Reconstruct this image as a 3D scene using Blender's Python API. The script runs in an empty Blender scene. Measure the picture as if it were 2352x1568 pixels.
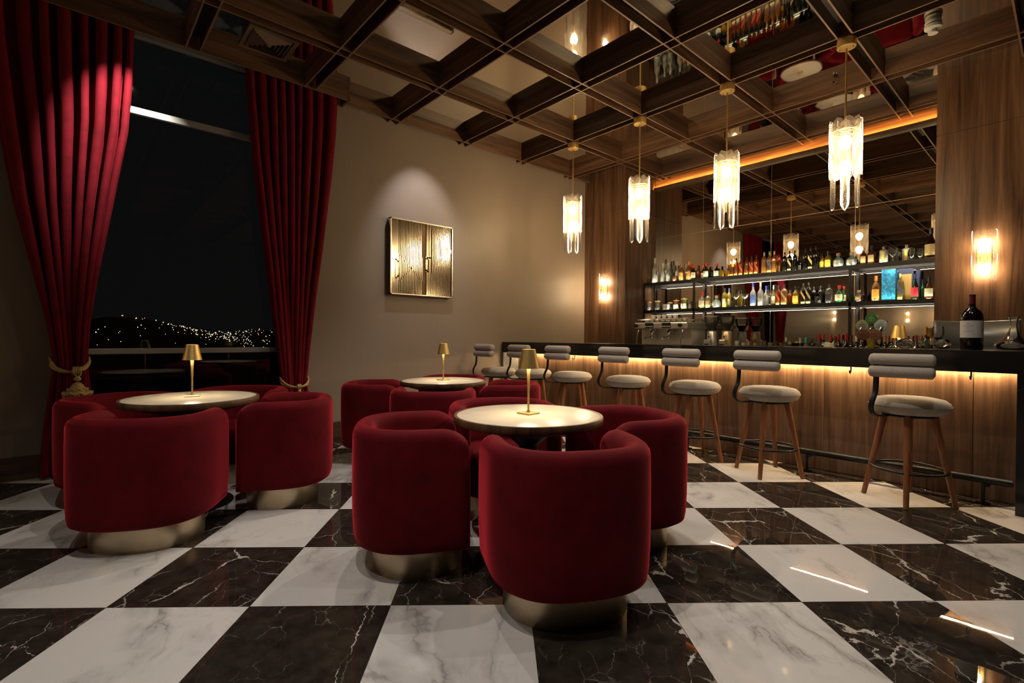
import bpy, bmesh, math, random
from math import sin, cos, pi, sqrt, radians, atan2
from mathutils import Vector, Matrix
random.seed(7)
SC = bpy.context.scene
COL = SC.collection

# ------------------------------------------------------------------ camera, world, exposure
HC = 1.1595
cd = bpy.data.cameras.new('camera')
cam = bpy.data.objects.new('camera', cd); COL.objects.link(cam)
cam.matrix_world = (Matrix.Translation((0, 0, HC)) @ Matrix.Rotation(-0.7225, 4, 'Z')
                    @ Matrix.Rotation(pi/2 - 0.0094, 4, 'X') @ Matrix.Rotation(0.0064, 4, 'Z'))
cd.sensor_width = 36.0; cd.lens = 1140.24/2352*36; cd.clip_start = 0.05; cd.clip_end = 2000
SC.camera = cam
w = bpy.data.worlds.new('night'); SC.world = w; w.use_nodes = True
w.node_tree.nodes['Background'].inputs['Color'].default_value = (0.95, 0.95, 1.0, 1)
w.node_tree.nodes['Background'].inputs['Strength'].default_value = 0.0045
SC.view_settings.view_transform = 'Standard'; SC.view_settings.look = 'None'
SC.view_settings.gamma = 1.0; SC.view_settings.use_curve_mapping = False
SC.view_settings.exposure = 0.0
cy = SC.cycles
cy.max_bounces = 10; cy.diffuse_bounces = 3; cy.glossy_bounces = 5; cy.transmission_bounces = 4
cy.transparent_max_bounces = 14; cy.caustics_reflective = False; cy.caustics_refractive = False
cy.sample_clamp_indirect = 2.5; cy.sample_clamp_direct = 0; cy.use_adaptive_sampling = True
cy.use_denoising = True

def spot(name, loc, target, watts, angle=80, blend=0.6, col=(1.0, .82, .62), r=0.02):
    ld = bpy.data.lights.new(name, 'SPOT'); ld.energy = watts; ld.color = col
    ld.spot_size = radians(angle); ld.spot_blend = blend; ld.shadow_soft_size = r
    o = bpy.data.objects.new(name, ld); COL.objects.link(o); o.location = loc
    d = Vector(target) - Vector(loc)
    o.rotation_euler = d.to_track_quat('-Z', 'Y').to_euler()
    return o
WARM = (1.0, .80, .58); NEUT = (1.0, .91, .81); COOL = (.95, .93, 1.0)
# downlights recessed in the dark slots of the coffered ceiling
for i, (x, y, e, a) in enumerate([(-.235, 2.371, 55, 84), (.30, 1.33, 105, 110), (1.855, 3.412, 75, 88), (2.9, 2.371, 70, 96), (3.42, 1.33, 75, 104),
                               (3.42, 3.412, 85, 96), (2.9, .289, 50, 96), (-.70, .9, 55, 84)]):
    spot('downlight', (x, y, 3.77), (x, y, 0), e, a, .5, NEUT)
spot('curtain_spot', (.44, 4.62, 3.735), (.36, 5.40, 2.9), 215, 54, .75, NEUT, .008)
spot('picture_spot', (3.25, 4.75, 3.80), (3.3, 5.52, 2.35), 80, 60, .8, COOL)
for x, y in [(-5.5, 0), (-5.8, 3.2)]:
    spot('far_downlight', (x, y, 3.77), (x - .6, y, 0), 90, 110, .7, NEUT)

# ------------------------------------------------------------------ mesh helpers
class MB:
    def __init__(s): s.v = []; s.f = []; s.m = []; s.uv = None
    def add(s, vs, fs, mi=0):
        n = len(s.v); s.v += [tuple(p) for p in vs]
        for f in fs: s.f.append(tuple(n + i for i in f)); s.m.append(mi)
        return s
    def box(s, a, b, mi=0):
        x0, y0, z0 = a; x1, y1, z1 = b
        v = [(x0,y0,z0),(x1,y0,z0),(x1,y1,z0),(x0,y1,z0),(x0,y0,z1),(x1,y0,z1),(x1,y1,z1),(x0,y1,z1)]
        return s.add(v, [(0,3,2,1),(4,5,6,7),(0,1,5,4),(1,2,6,5),(2,3,7,6),(3,0,4,7)], mi)
    def obox(s, M, a, b, mi=0):
        t = MB().box(a, b); return s.add([M @ Vector(p) for p in t.v], t.f, mi)
    def lathe(s, prof, c=(0,0,0), n=24, p=2.0, rx=1, ry=1, mi=0, cap=True, M=None):
        # prof: (r, z) from bottom to top; p > 2 makes a rounded square
        vs = []; fs = []
        for r, z in prof:
            for k in range(n):
                a = 2*pi*(k + .5)/n; ca, sa = cos(a), sin(a)
                q = (abs(ca)**p + abs(sa)**p)**(-1/p)
                vs.append((c[0] + r*q*ca*rx, c[1] + r*q*sa*ry, c[2] + z))
        for i in range(len(prof) - 1):
            for k in range(n):
                k2 = (k + 1) % n
                fs.append((i*n + k, i*n + k2, (i+1)*n + k2, (i+1)*n + k))
        if cap:
            fs.append(tuple(range(n - 1, -1, -1))); m = (len(prof) - 1)*n; fs.append(tuple(m + k for k in range(n)))
        if M: vs = [M @ Vector(v) for v in vs]
        return s.add(vs, fs, mi)
    def tube(s, pts, r, n=10, mi=0, closed=False, flat=None):
        # r: number or list; flat=(wx, wz) scales section in the frame
        P = [Vector(p) for p in pts]; N = len(P); vs = []; fs = []; up = None
        for i, p in enumerate(P):
            if closed: t = P[(i+1) % N] - P[i-1]
            else: t = P[min(i+1, N-1)] - P[max(i-1, 0)]
            t.normalize()
            if up is None:
                up = Vector((0,0,1)) if abs(t.z) < .9 else Vector((0,1,0))
            u = up - t*up.dot(t)
            if u.length < 1e-4: u = Vector((1,0,0)) - t*t.x
            u.normalize(); up = u; w_ = t.cross(u)
            rr = r[i] if isinstance(r, (list, tuple)) else r
            for k in range(n):
                a = 2*pi*k/n
                du, dw = cos(a)*rr, sin(a)*rr
                if flat: du *= flat[0]; dw *= flat[1]
                vs.append(p + u*du + w_*dw)
        for i in range(N if closed else N - 1):
            j = (i+1) % N
            for k in range(n):
                k2 = (k+1) % n
                fs.append((i*n+k, i*n+k2, j*n+k2, j*n+k))
        if not closed:
            fs.append(tuple(range(n-1, -1, -1))); m = (N-1)*n; fs.append(tuple(m+k for k in range(n)))
        return s.add(vs, fs, mi)
    def grid(s, rows, mi=0, closed=False):
        m = len(rows[0]); vs = [p for r in rows for p in r]; fs = []
        for i in range(len(rows) - 1):
            for k in range(m if closed else m - 1):
                k2 = (k+1) % m
                fs.append((i*m+k, i*m+k2, (i+1)*m+k2, (i+1)*m+k))
        return s.add(vs, fs, mi)

def mesh(name, mb, mats, smooth=35):
    me = bpy.data.meshes.new(name)
    me.from_pydata(mb.v, [], mb.f)
    if not isinstance(mats, (list, tuple)): mats = [mats]
    for m in mats: me.materials.append(m)
    if any(mb.m):
        for p, i in zip(me.polygons, mb.m): p.material_index = i
    bm = bmesh.new(); bm.from_mesh(me); bmesh.ops.recalc_face_normals(bm, faces=bm.faces); bm.to_mesh(me); bm.free()
    if smooth:
        me.polygons.foreach_set('use_smooth', [True]*len(me.polygons))
        me.set_sharp_from_angle(angle=radians(smooth))
    if mb.uv:
        l = me.uv_layers.new(name='uv')
        for lp in me.loops: l.data[lp.index].uv = mb.uv[lp.vertex_index]
    me.update()
    return me
def obj(name, mb, mats, parent=None, smooth=35, bevel=0, loc=None, label=None):
    me = mb if isinstance(mb, bpy.types.Mesh) else mesh(name, mb, mats, smooth)
    o = bpy.data.objects.new(name, me); COL.objects.link(o)
    if parent: o.parent = parent
    if loc: o.location = loc
    if bevel:
        b = o.modifiers.new('bevel', 'BEVEL'); b.width = bevel; b.segments = 2; b.limit_method = 'ANGLE'
    if label: o['label'] = label
    return o
def tag(o, label, cat, group=None):
    o['label'] = label; o['category'] = cat
    if group: o['group'] = group
    return o
def thing(name, label, cat, loc=(0,0,0), rz=0, group=None):
    o = bpy.data.objects.new(name, None); COL.objects.link(o); o.empty_display_size = .1
    o.location = loc; o.rotation_euler = (0, 0, rz)
    return tag(o, label, cat, group)
def struct(name, mb, mats, parent=None, smooth=0, bevel=0):
    o = obj(name, mb, mats, parent, smooth, bevel); o['kind'] = 'structure'; return o
def copy_tree(o, parent=None):
    c = o.copy(); COL.objects.link(c)
    if parent: c.parent = parent
    for ch in list(o.children): copy_tree(ch, c)
    return c

# ------------------------------------------------------------------ materials
def newmat(name):
    m = bpy.data.materials.new(name); m.use_nodes = True
    nt = m.node_tree; nt.nodes.clear()
    out = nt.nodes.new('ShaderNodeOutputMaterial')
    return m, nt, out
def N(nt, t, **kw):
    n = nt.nodes.new(t)
    for k, v in kw.items():
        if k.startswith('_'): n.inputs[k[1:].replace('_', ' ')].default_value = v
        else: setattr(n, k, v)
    return n
def ramp(nt, fac, stops, interp='LINEAR'):
    r = nt.nodes.new('ShaderNodeValToRGB'); r.color_ramp.interpolation = interp
    e = r.color_ramp.elements
    while len(e) < len(stops): e.new(.5)
    for el, (p, c) in zip(e, stops): el.position = p; el.color = (*c, 1) if len(c) == 3 else c
    nt.links.new(fac, r.inputs[0]); return r.outputs[0]
def bsdf(nt, out, color=(.5,.5,.5), rough=.5, metal=0., spec=.5):
    b = nt.nodes.new('ShaderNodeBsdfPrincipled')
    b.inputs['Base Color'].default_value = (*color, 1); b.inputs['Roughness'].default_value = rough
    b.inputs['Metallic'].default_value = metal; b.inputs['Specular IOR Level'].default_value = spec
    nt.links.new(b.outputs[0], out.inputs[0]); return b
def bump(nt, b, h, strength=.2, dist=.01):
    n = N(nt, 'ShaderNodeBump'); n.inputs['Strength'].default_value = strength; n.inputs['Distance'].default_value = dist
    nt.links.new(h, n.inputs['Height']); nt.links.new(n.outputs[0], b.inputs['Normal'])
def coords(nt, scale=(1,1,1), kind='Object'):
    t = N(nt, 'ShaderNodeTexCoord'); mp = N(nt, 'ShaderNodeMapping'); mp.inputs['Scale'].default_value = scale
    nt.links.new(t.outputs[kind], mp.inputs[0]); return mp.outputs[0]
def noise(nt, vec, scale=5, detail=3, rough=.5, dist=0.):
    n = N(nt, 'ShaderNodeTexNoise'); n.inputs['Scale'].default_value = scale; n.inputs['Detail'].default_value = detail
    n.inputs['Roughness'].default_value = rough; n.inputs['Distortion'].default_value = dist
    nt.links.new(vec, n.inputs['Vector']); return n.outputs[0]
def math_(nt, op, a, b=None):
    n = N(nt, 'ShaderNodeMath', operation=op)
    for i, x in enumerate((a, b)):
        if x is None: continue
        if isinstance(x, (int, float)): n.inputs[i].default_value = x
        else: nt.links.new(x, n.inputs[i])
    return n.outputs[0]
def mixc(nt, fac, a, b, mode='MIX'):
    n = N(nt, 'ShaderNodeMix', data_type='RGBA', blend_type=mode)
    for s, x in ((0, fac), (6, a), (7, b)):
        if isinstance(x, (int, float)): n.inputs[s].default_value = x
        elif isinstance(x, tuple): n.inputs[s].default_value = (*x, 1)
        else: nt.links.new(x, n.inputs[s])
    return n.outputs[2]
def plain(name, color, rough=.5, metal=0., spec=.5, var=0., vs=20, bmp=0., bs=200):
    m, nt, out = newmat(name); b = bsdf(nt, out, color, rough, metal, spec)
    if var or bmp: c = coords(nt)
    if var:
        n = noise(nt, c, vs, 4)
        nt.links.new(ramp(nt, n, [(.3, tuple(x*(1-var) for x in color)), (.7, tuple(min(1, x*(1+var)) for x in color))]), b.inputs['Base Color'])
    if bmp: bump(nt, b, noise(nt, c, bs, 2), bmp, .003)
    return m
def wood(name, axis, dark, mid, light, rough=.42, s=1.0, board=None):
    m, nt, out = newmat(name); b = bsdf(nt, out, mid, rough, 0, .4)
    sc = [10*s]*3; sc['XYZ'.index(axis)] = .6*s
    c = coords(nt, tuple(sc))
    n1 = noise(nt, c, 1.0, 7, .62, .9)
    sc2 = [60*s]*3; sc2['XYZ'.index(axis)] = 2.2*s
    n2 = noise(nt, coords(nt, tuple(sc2)), 1.0, 3, .6)
    sc3 = [2.2*s]*3; sc3['XYZ'.index(axis)] = .45*s
    n3 = noise(nt, coords(nt, tuple(sc3)), 1.0, 2, .5, .4)
    f = math_(nt, 'ADD', math_(nt, 'MULTIPLY', n1, .56), math_(nt, 'MULTIPLY', n2, .18))
    f = math_(nt, 'ADD', f, math_(nt, 'MULTIPLY', n3, .26))
    nt.links.new(ramp(nt, f, [(.38, dark), (.50, mid), (.63, light)]), b.inputs['Base Color'])
    bump(nt, b, n2, .12, .002)
    return m
def emit(name, color, strength):
    m, nt, out = newmat(name); e = N(nt, 'ShaderNodeEmission'); e.inputs[0].default_value = (*color, 1); e.inputs[1].default_value = strength
    nt.links.new(e.outputs[0], out.inputs[0]); return m
def glass(name, tint, body, tr=.6, rough=.06, ior=1.45, ribs=False):
    # thin glass: lets light through (tinted), the rest is a coloured body; fresnel reflection on top
    m, nt, out = newmat(name)
    t = N(nt, 'ShaderNodeBsdfTransparent'); t.inputs[0].default_value = (*tint, 1)
    p = N(nt, 'ShaderNodeBsdfPrincipled'); p.inputs['Base Color'].default_value = (*body, 1); p.inputs['Roughness'].default_value = rough
    tl = N(nt, 'ShaderNodeBsdfTranslucent'); tl.inputs[0].default_value = (*body, 1)
    m0 = N(nt, 'ShaderNodeMixShader'); m0.inputs[0].default_value = .45
    nt.links.new(p.outputs[0], m0.inputs[1]); nt.links.new(tl.outputs[0], m0.inputs[2])
    m1 = N(nt, 'ShaderNodeMixShader'); m1.inputs[0].default_value = tr
    nt.links.new(m0.outputs[0], m1.inputs[1]); nt.links.new(t.outputs[0], m1.inputs[2])
    g = N(nt, 'ShaderNodeBsdfGlossy'); g.inputs[0].default_value = (1,1,1,1); g.inputs[1].default_value = rough
    fr = N(nt, 'ShaderNodeFresnel'); fr.inputs[0].default_value = ior
    m2 = N(nt, 'ShaderNodeMixShader'); nt.links.new(fr.outputs[0], m2.inputs[0])
    nt.links.new(m1.outputs[0], m2.inputs[1]); nt.links.new(g.outputs[0], m2.inputs[2])
    nt.links.new(m2.outputs[0], out.inputs[0])
    if ribs:   # moulded herringbone: chevrons from the uv of the feather
        uv = N(nt, 'ShaderNodeTexCoord'); sp = N(nt, 'ShaderNodeSeparateXYZ'); nt.links.new(uv.outputs['UV'], sp.inputs[0])
        ax = math_(nt, 'ABSOLUTE', sp.outputs[0])
        ph = math_(nt, 'SUBTRACT', math_(nt, 'MULTIPLY', sp.outputs[1], 62.0), math_(nt, 'MULTIPLY', ax, -2.1))
        h = math_(nt, 'SINE', math_(nt, 'MULTIPLY', ph, 6.2832))
        hh = math_(nt, 'ADD', math_(nt, 'MULTIPLY', h, .5), .5)
        rim = ramp(nt, ax, [(.0, (1,1,1)), (.10, (0,0,0)), (.84, (0,0,0)), (1.0, (1,1,1))])
        k = math_(nt, 'MAXIMUM', hh, rim)
        nb = N(nt, 'ShaderNodeBump'); nb.inputs['Strength'].default_value = .9; nb.inputs['Distance'].default_value = .006
        nt.links.new(k, nb.inputs['Height'])
        for x in (g, p): nt.links.new(nb.outputs[0], x.inputs['Normal'])
        nt.links.new(nb.outputs[0], fr.inputs['Normal'])
        fac = math_(nt, 'SUBTRACT', tr, math_(nt, 'MULTIPLY', k, .30))
        nt.links.new(fac, m1.inputs[0])
    return m

WX = wood('walnut_beam_x', 'X', (.028,.0125,.006), (.105,.050,.025), (.22,.115,.062))
WY = wood('walnut_beam_y', 'Y', (.028,.0125,.006), (.105,.050,.025), (.22,.115,.062))
WZ = wood('walnut_panel', 'Z', (.035,.0155,.007), (.12,.058,.028), (.22,.118,.062), .40)
WB = wood('bar_front_oak', 'Z', (.048,.023,.012), (.14,.076,.042), (.27,.16,.095), .45)
WEDGE = plain('beam_edge', (.22,.13,.08), .45, var=.1)
BASEB = wood('baseboard_wood', 'X', (.03,.015,.008), (.09,.046,.023), (.15,.08,.04))
TBLW = wood('table_rim_wood', 'Z', (.03,.015,.008), (.10,.05,.024), (.17,.09,.045), .4)
LEGW = wood('stool_leg_wood', 'Z', (.10,.03,.01), (.24,.085,.03), (.34,.14,.055), .4, 1.5)
SLOT = plain('slot_black', (.008,.006,.005), .6)
BLACK = plain('black_metal', (.012,.012,.013), .38, .4)
DARK = plain('dark_paint_shade', (.012,.011,.010), .6)
BRASS = plain('brushed_brass', (.92,.63,.23), .40, .90, var=.06, vs=60)
PLINTH = plain('champagne_plinth', (.62,.50,.34), .38, 1.0, var=.05, vs=30)
STEEL = plain('steel', (.66,.64,.59), .34, .8)
CHROME = plain('chrome', (.8,.8,.8), .08, 1.0)
ALU = plain('window_aluminium', (.40,.39,.37), .45, .3)
WHITEP = plain('white_plastic', (.75,.72,.66), .4)
MARBLE_TOP = plain('cream_stone', (.66,.58,.47), .25, var=.03, vs=9)
LED = emit('warm_led', (1.0, .69, .35), 290)
LEDF = emit('fascia_led', (1.0, .47, .10), 260)
LEDS = emit('shelf_led', (1.0, .86, .64), 240)
LEDB = emit('shelf_back_led', (1.0, .88, .68), 16)
BULB = emit('bulb', (1.0, .77, .48), 265)
LAMPD = emit('lamp_diffuser', (1.0, .78, .46), 300)
LAMPT = emit('lamp_top', (1.0, .86, .66), 3)

def velvet(name, color, sheen, tint, sc=900):
    m, nt, out = newmat(name); b = bsdf(nt, out, color, .85, 0, .15)
    b.inputs['Sheen Weight'].default_value = sheen; b.inputs['Sheen Roughness'].default_value = .28
    b.inputs['Sheen Tint'].default_value = (*tint, 1)
    c = coords(nt); n = noise(nt, c, 9, 4, .6)
    nt.links.new(ramp(nt, n, [(.3, tuple(x*.78 for x in color)), (.7, tuple(x*1.2 for x in color))]), b.inputs['Base Color'])
    bump(nt, b, noise(nt, c, sc, 1), .25, .001)
    return m
VELVET = velvet('crimson_velvet', (.108,.0022,.0062), 1.0, (1, .06, .09))
CURT = velvet('crimson_curtain', (.17,.006,.014), .12, (1, .22, .24), 500)
BOUCLE = plain('oat_boucle', (.43,.38,.32), .9, 0, .2, var=.14, vs=120, bmp=.5, bs=330)
ROPE = plain('gold_rope', (.62,.44,.17), .6, .1, var=.35, vs=140, bmp=.6, bs=160)

def wallpaper():
    m, nt, out = newmat('taupe_wallpaper'); b = bsdf(nt, out, (.21,.155,.108), .46, 0, .45)
    c = coords(nt, (1,1,1)); n = noise(nt, coords(nt, (90, 3, 3)), 1, 3); n2 = noise(nt, c, 3, 3)
    f = math_(nt, 'ADD', math_(nt, 'MULTIPLY', n, .5), math_(nt, 'MULTIPLY', n2, .5))
    nt.links.new(ramp(nt, f, [(.3, (.285,.217,.163)), (.7, (.31,.240,.182))]), b.inputs['Base Color'])
    bump(nt, b, n, .06, .001); return m
WALL = wallpaper()
BEIGE = plain('beige_wall', (.42,.34,.25), .5, var=.05, vs=4)

def floor_mat():
    m, nt, out = newmat('checker_marble'); b = bsdf(nt, out, (.5,.5,.5), .015, 0, .5)
    c = coords(nt, (1/.6, 1/.6, 1/.6))
    fl = N(nt, 'ShaderNodeVectorMath', operation='FLOOR'); nt.links.new(c, fl.inputs[0])
    sp = N(nt, 'ShaderNodeSeparateXYZ'); nt.links.new(fl.outputs[0], sp.inputs[0])
    par = math_(nt, 'PINGPONG', math_(nt, 'ADD', sp.outputs[0], sp.outputs[1]), 1.0)
    par = math_(nt, 'GREATER_THAN', par, .5)
    wn = N(nt, 'ShaderNodeTexWhiteNoise', noise_dimensions='3D'); nt.links.new(fl.outputs[0], wn.inputs['Vector'])
    off = N(nt, 'ShaderNodeVectorMath', operation='SCALE'); nt.links.new(wn.outputs['Color'], off.inputs[0]); off.inputs['Scale'].default_value = 37
    base = N(nt, 'ShaderNodeVectorMath', operation='ADD'); nt.links.new(c, base.inputs[0]); nt.links.new(off.outputs[0], base.inputs[1])
    V = base.outputs[0]
    nz = N(nt, 'ShaderNodeTexNoise'); nz.inputs['Scale'].default_value = 4.5; nz.inputs['Detail'].default_value = 5; nz.inputs['Roughness'].default_value = .6
    nt.links.new(V, nz.inputs['Vector'])
    def warped(amt):
        s = N(nt, 'ShaderNodeVectorMath', operation='SCALE'); nt.links.new(nz.outputs['Color'], s.inputs[0]); s.inputs['Scale'].default_value = amt
        a = N(nt, 'ShaderNodeVectorMath', operation='ADD'); nt.links.new(V, a.inputs[0]); nt.links.new(s.outputs[0], a.inputs[1]); return a.outputs[0]
    def edges(vec, scale):
        mp = N(nt, 'ShaderNodeMapping'); mp.inputs['Rotation'].default_value = (0, 0, .6); mp.inputs['Scale'].default_value = (1, .55, 1)
        nt.links.new(vec, mp.inputs[0])
        v = N(nt, 'ShaderNodeTexVoronoi', feature='DISTANCE_TO_EDGE'); v.inputs['Scale'].default_value = scale
        nt.links.new(mp.outputs[0], v.inputs['Vector']); return v.outputs['Distance']
    e1 = edges(warped(.20), .95); e2 = edges(warped(.16), 2.3); e3 = edges(warped(.22), 6.0)
    mk = noise(nt, V, 1.6, 3); mk2 = noise(nt, V, 4.0, 2)
    # black stone: crisp white cracks of uneven width on a mottled brown-black ground
    wdt = math_(nt, 'MULTIPLY', ramp(nt, mk2, [(.45, (0,0,0)), (.72, (1,1,1))]), .016)
    v1 = math_(nt, 'LESS_THAN', e1, wdt)
    v1s = ramp(nt, math_(nt, 'DIVIDE', e1, math_(nt, 'ADD', wdt, .0005)), [(.5, (1,1,1)), (1.0, (0,0,0))])
    v2 = math_(nt, 'MULTIPLY', ramp(nt, e2, [(.0, (1,1,1)), (.010, (0,0,0))]), ramp(nt, mk, [(.47, (0,0,0)), (.60, (.8,.8,.8))]))
    v3 = math_(nt, 'MULTIPLY', ramp(nt, e3, [(.0, (1,1,1)), (.016, (0,0,0))]), ramp(nt, mk2, [(.46, (0,0,0)), (.66, (.34,.34,.34))]))
    vein = math_(nt, 'MAXIMUM', math_(nt, 'MAXIMUM', v1s, v2), v3)
    ground = ramp(nt, noise(nt, V, 7, 6, .7), [(.3, (.013,.010,.008)), (.7, (.042,.033,.026))])
    blackc = mixc(nt, vein, ground, (.50,.46,.41))
    # white stone: soft broad grey veins
    mpw = N(nt, 'ShaderNodeMapping'); mpw.inputs['Rotation'].default_value = (0, 0, .75); mpw.inputs['Scale'].default_value = (1.25, .45, 1); nt.links.new(warped(.16), mpw.inputs[0])
    g1 = noise(nt, mpw.outputs[0], 1.1, 5, .55, .6)
    r1 = ramp(nt, math_(nt, 'ABSOLUTE', math_(nt, 'SUBTRACT', g1, .5)), [(.0, (.80,.80,.80)), (.010, (.42,.42,.42)), (.07, (0,0,0))])
    g2 = noise(nt, warped(.25), 2.4, 5, .6, .8)
    r2 = ramp(nt, math_(nt, 'ABSOLUTE', math_(nt, 'SUBTRACT', g2, .47)), [(.0, (.22,.22,.22)), (.02, (0,0,0))])
    cl = ramp(nt, noise(nt, V, 1.3, 4, .6, .4), [(.52, (0,0,0)), (.72, (.30,.30,.30))])
    gv = math_(nt, 'MULTIPLY', math_(nt, 'MAXIMUM', r1, r2), ramp(nt, mk, [(.42, (0,0,0)), (.58, (1,1,1))]))
    gv = math_(nt, 'ADD', gv, math_(nt, 'MULTIPLY', cl, .12))
    whitec = mixc(nt, gv, (.66,.63,.60), (.24,.225,.205))
    colr = mixc(nt, par, blackc, whitec)
    # joints
    fr = N(nt, 'ShaderNodeVectorMath', operation='FRACTION'); nt.links.new(c, fr.inputs[0])
    s2 = N(nt, 'ShaderNodeSeparateXYZ'); nt.links.new(fr.outputs[0], s2.inputs[0])
    def edge(o): return math_(nt, 'MINIMUM', o, math_(nt, 'SUBTRACT', 1.0, o))
    jt = math_(nt, 'LESS_THAN', math_(nt, 'MINIMUM', edge(s2.outputs[0]), edge(s2.outputs[1])), .0022)
    nt.links.new(mixc(nt, jt, colr, (.03,.022,.02)), b.inputs['Base Color'])
    wv = math_(nt, 'ADD', noise(nt, coords(nt), 2.2, 1, .4), math_(nt, 'MULTIPLY', noise(nt, coords(nt), 14.0, 1, .4), .05))
    bump(nt, b, wv, .05, .02)
    return m
FLOOR = floor_mat()

def mirror_film(name, color, rough, wave, scale):
    m, nt, out = newmat(name); b = bsdf(nt, out, color, rough, 1.0)
    if wave: bump(nt, b, noise(nt, coords(nt), scale, 2, .5), wave, .02)
    return m
CEILM = mirror_film('stretched_mirror_film', (.74,.69,.61), .025, .09, 1.6)
MIRROR = mirror_film('bronze_mirror', (.72,.65,.55), .012, .0, 1)
def black_marble():
    m, nt, out = newmat('black_marble'); b = bsdf(nt, out, (.01,.009,.009), .16, 0, .5)
    c = coords(nt, (1, .45, 1)); nz = N(nt, 'ShaderNodeTexNoise'); nz.inputs['Scale'].default_value = 2.5; nz.inputs['Detail'].default_value = 4
    nt.links.new(c, nz.inputs['Vector'])
    s = N(nt, 'ShaderNodeVectorMath', operation='MULTIPLY_ADD'); nt.links.new(nz.outputs['Color'], s.inputs[0]); s.inputs[1].default_value = (.5,.5,.5); nt.links.new(c, s.inputs[2])
    v = N(nt, 'ShaderNodeTexVoronoi', feature='DISTANCE_TO_EDGE'); v.inputs['Scale'].default_value = .9; nt.links.new(s.outputs[0], v.inputs['Vector'])
    nt.links.new(ramp(nt, v.outputs['Distance'], [(.0, (.07,.055,.04)), (.004, (.010,.009,.009))]), b.inputs['Base Color'])
    return m
BMARB = black_marble()
G = {
 'frost': glass('frosted_glass', (.85,.85,.82), (.62,.62,.58), .25, .35), 'clear': glass('clear_glass', (.97,.97,.95), (.55,.55,.52), .88, .04, 1.5),
 'pink': glass('pink_glass', (.9,.6,.5), (.5,.22,.16), .5), 'amber': glass('amber_whisky', (.75,.22,.04), (.42,.10,.015), .45),
 'amber2': glass('golden_whisky', (.85,.42,.10), (.50,.22,.05), .5), 'brown': glass('brown_spirit', (.35,.10,.03), (.15,.04,.012), .4),
 'dbrown': glass('dark_brown_glass', (.10,.03,.01), (.03,.01,.006), .15), 'dark': glass('dark_bottle', (.03,.04,.02), (.012,.012,.009), .1),
 'black': glass('black_bottle', (.02,.02,.02), (.010,.010,.010), .05), 'dgreen': glass('dark_green_glass', (.08,.18,.06), (.012,.03,.010), .25),
 'green': glass('bright_green_glass', (.15,.55,.15), (.02,.22,.04), .35), 'green2': glass('bottle_green_glass', (.10,.22,.06), (.02,.06,.012), .2),
 'ice': glass('pale_blue_glass', (.75,.9,.92), (.45,.58,.60), .4, .1), 'yellow': glass('yellow_glow', (.95,.7,.15), (.80,.48,.04), .35),
 'yellowb': glass('yellow_liquor', (.95,.72,.2), (.55,.36,.05), .45), 'pale': glass('pale_liquor', (.92,.88,.6), (.5,.47,.25), .55),
 'pale2': glass('pale_gold_liquor', (.9,.75,.35), (.4,.3,.1), .55), 'paleyel': glass('pale_yellow_liquor', (.95,.85,.35), (.62,.50,.10), .45),
 'olive': glass('olive_liquor', (.6,.5,.1), (.32,.24,.03), .45), 'herb': glass('herb_contents', (.7,.75,.3), (.35,.38,.08), .45),
 'teal': glass('teal_glass', (.2,.7,.6), (.03,.30,.25), .4), 'whitec': plain('white_ceramic', (.80,.78,.72), .2), 'steel': STEEL,
 'brass2': plain('soft_brass', (.60,.48,.28), .28, 1.0),
}
def C(name, col, rough=.45, metal=0.): return plain(name, col, rough, metal)
K = {
 'frost': C('cap_grey', (.55,.55,.52)), 'black': C('cap_black', (.012,.012,.012), .35), 'orange': C('cap_orange', (.75,.20,.04)),
 'orangel': C('label_orange', (.75,.36,.10)), 'orangel2': C('label_bright_orange', (.80,.40,.08)), 'red': C('cap_red', (.55,.03,.03), .35),
 'darkred': C('cap_dark_red', (.20,.02,.015), .35), 'cream': C('label_cream', (.70,.62,.42)), 'cream2': C('label_warm_cream', (.78,.62,.30)),
 'white': C('label_white', (.80,.78,.70)), 'yellow': C('wax_yellow', (.85,.6,.08)), 'yellowl': C('label_yellow', (.85,.58,.08)),
 'redl': C('label_red', (.70,.07,.03)), 'redl2': C('label_crimson', (.65,.04,.07)), 'gold': C('cap_gold', (.72,.50,.18), .35, .6),
 'bluel': C('label_blue', (.03,.07,.24)), 'bluel2': C('label_bright_blue', (.10,.22,.70)), 'blue': C('cap_blue', (.05,.09,.50)),
 'navy': C('cap_navy', (.02,.03,.10)), 'cork': C('cork', (.45,.30,.16), .8), 'clear': G['clear'], 'tan': C('label_tan', (.55,.36,.19)),
 'woodlid': C('wood_lid', (.55,.34,.14), .6), 'black2': C('label_black', (.02,.02,.02)), 'whitec': C('cap_white', (.75,.73,.68)),
 'teal': C('cap_turquoise', (.02,.50,.50)), 'copper': C('cap_copper', (.55,.20,.08), .35, .3), 'plum': C('cap_plum', (.25,.06,.10), .35),
 'goldfoil': C('foil_gold', (.72,.42,.10), .35, .5),
}

# ================================================================== the setting
YW = 5.52; XM = 7.35; ZB = 3.745; ZM = 3.875
fo = struct('floor', MB().add([(-16,-16,0),(16,-16,0),(16,16,0),(-16,16,0)], [(0,1,2,3)]), FLOOR)
# tile grid: origin of the grid and its heading in room axes
_c, _s = cos(.7225), sin(.7225); _gx, _gy = -1.7147, 2.0946
_M = Matrix.Translation((_gx*_c + _gy*_s, -_gx*_s + _gy*_c, 0)) @ Matrix.Rotation(.0275 - .7225, 4, 'Z')
# cut the floor slab to the room in tile-aligned coordinates
_inv = _M.inverted()
fm = fo.data
for v, q in zip(fm.vertices, [(-7.4,-5.1),(8.4,-5.1),(8.4,5.9),(-7.4,5.9)]):
    v.co = _inv @ Vector((q[0], q[1], 0))
fm.update(); fo.matrix_world = _M

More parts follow.
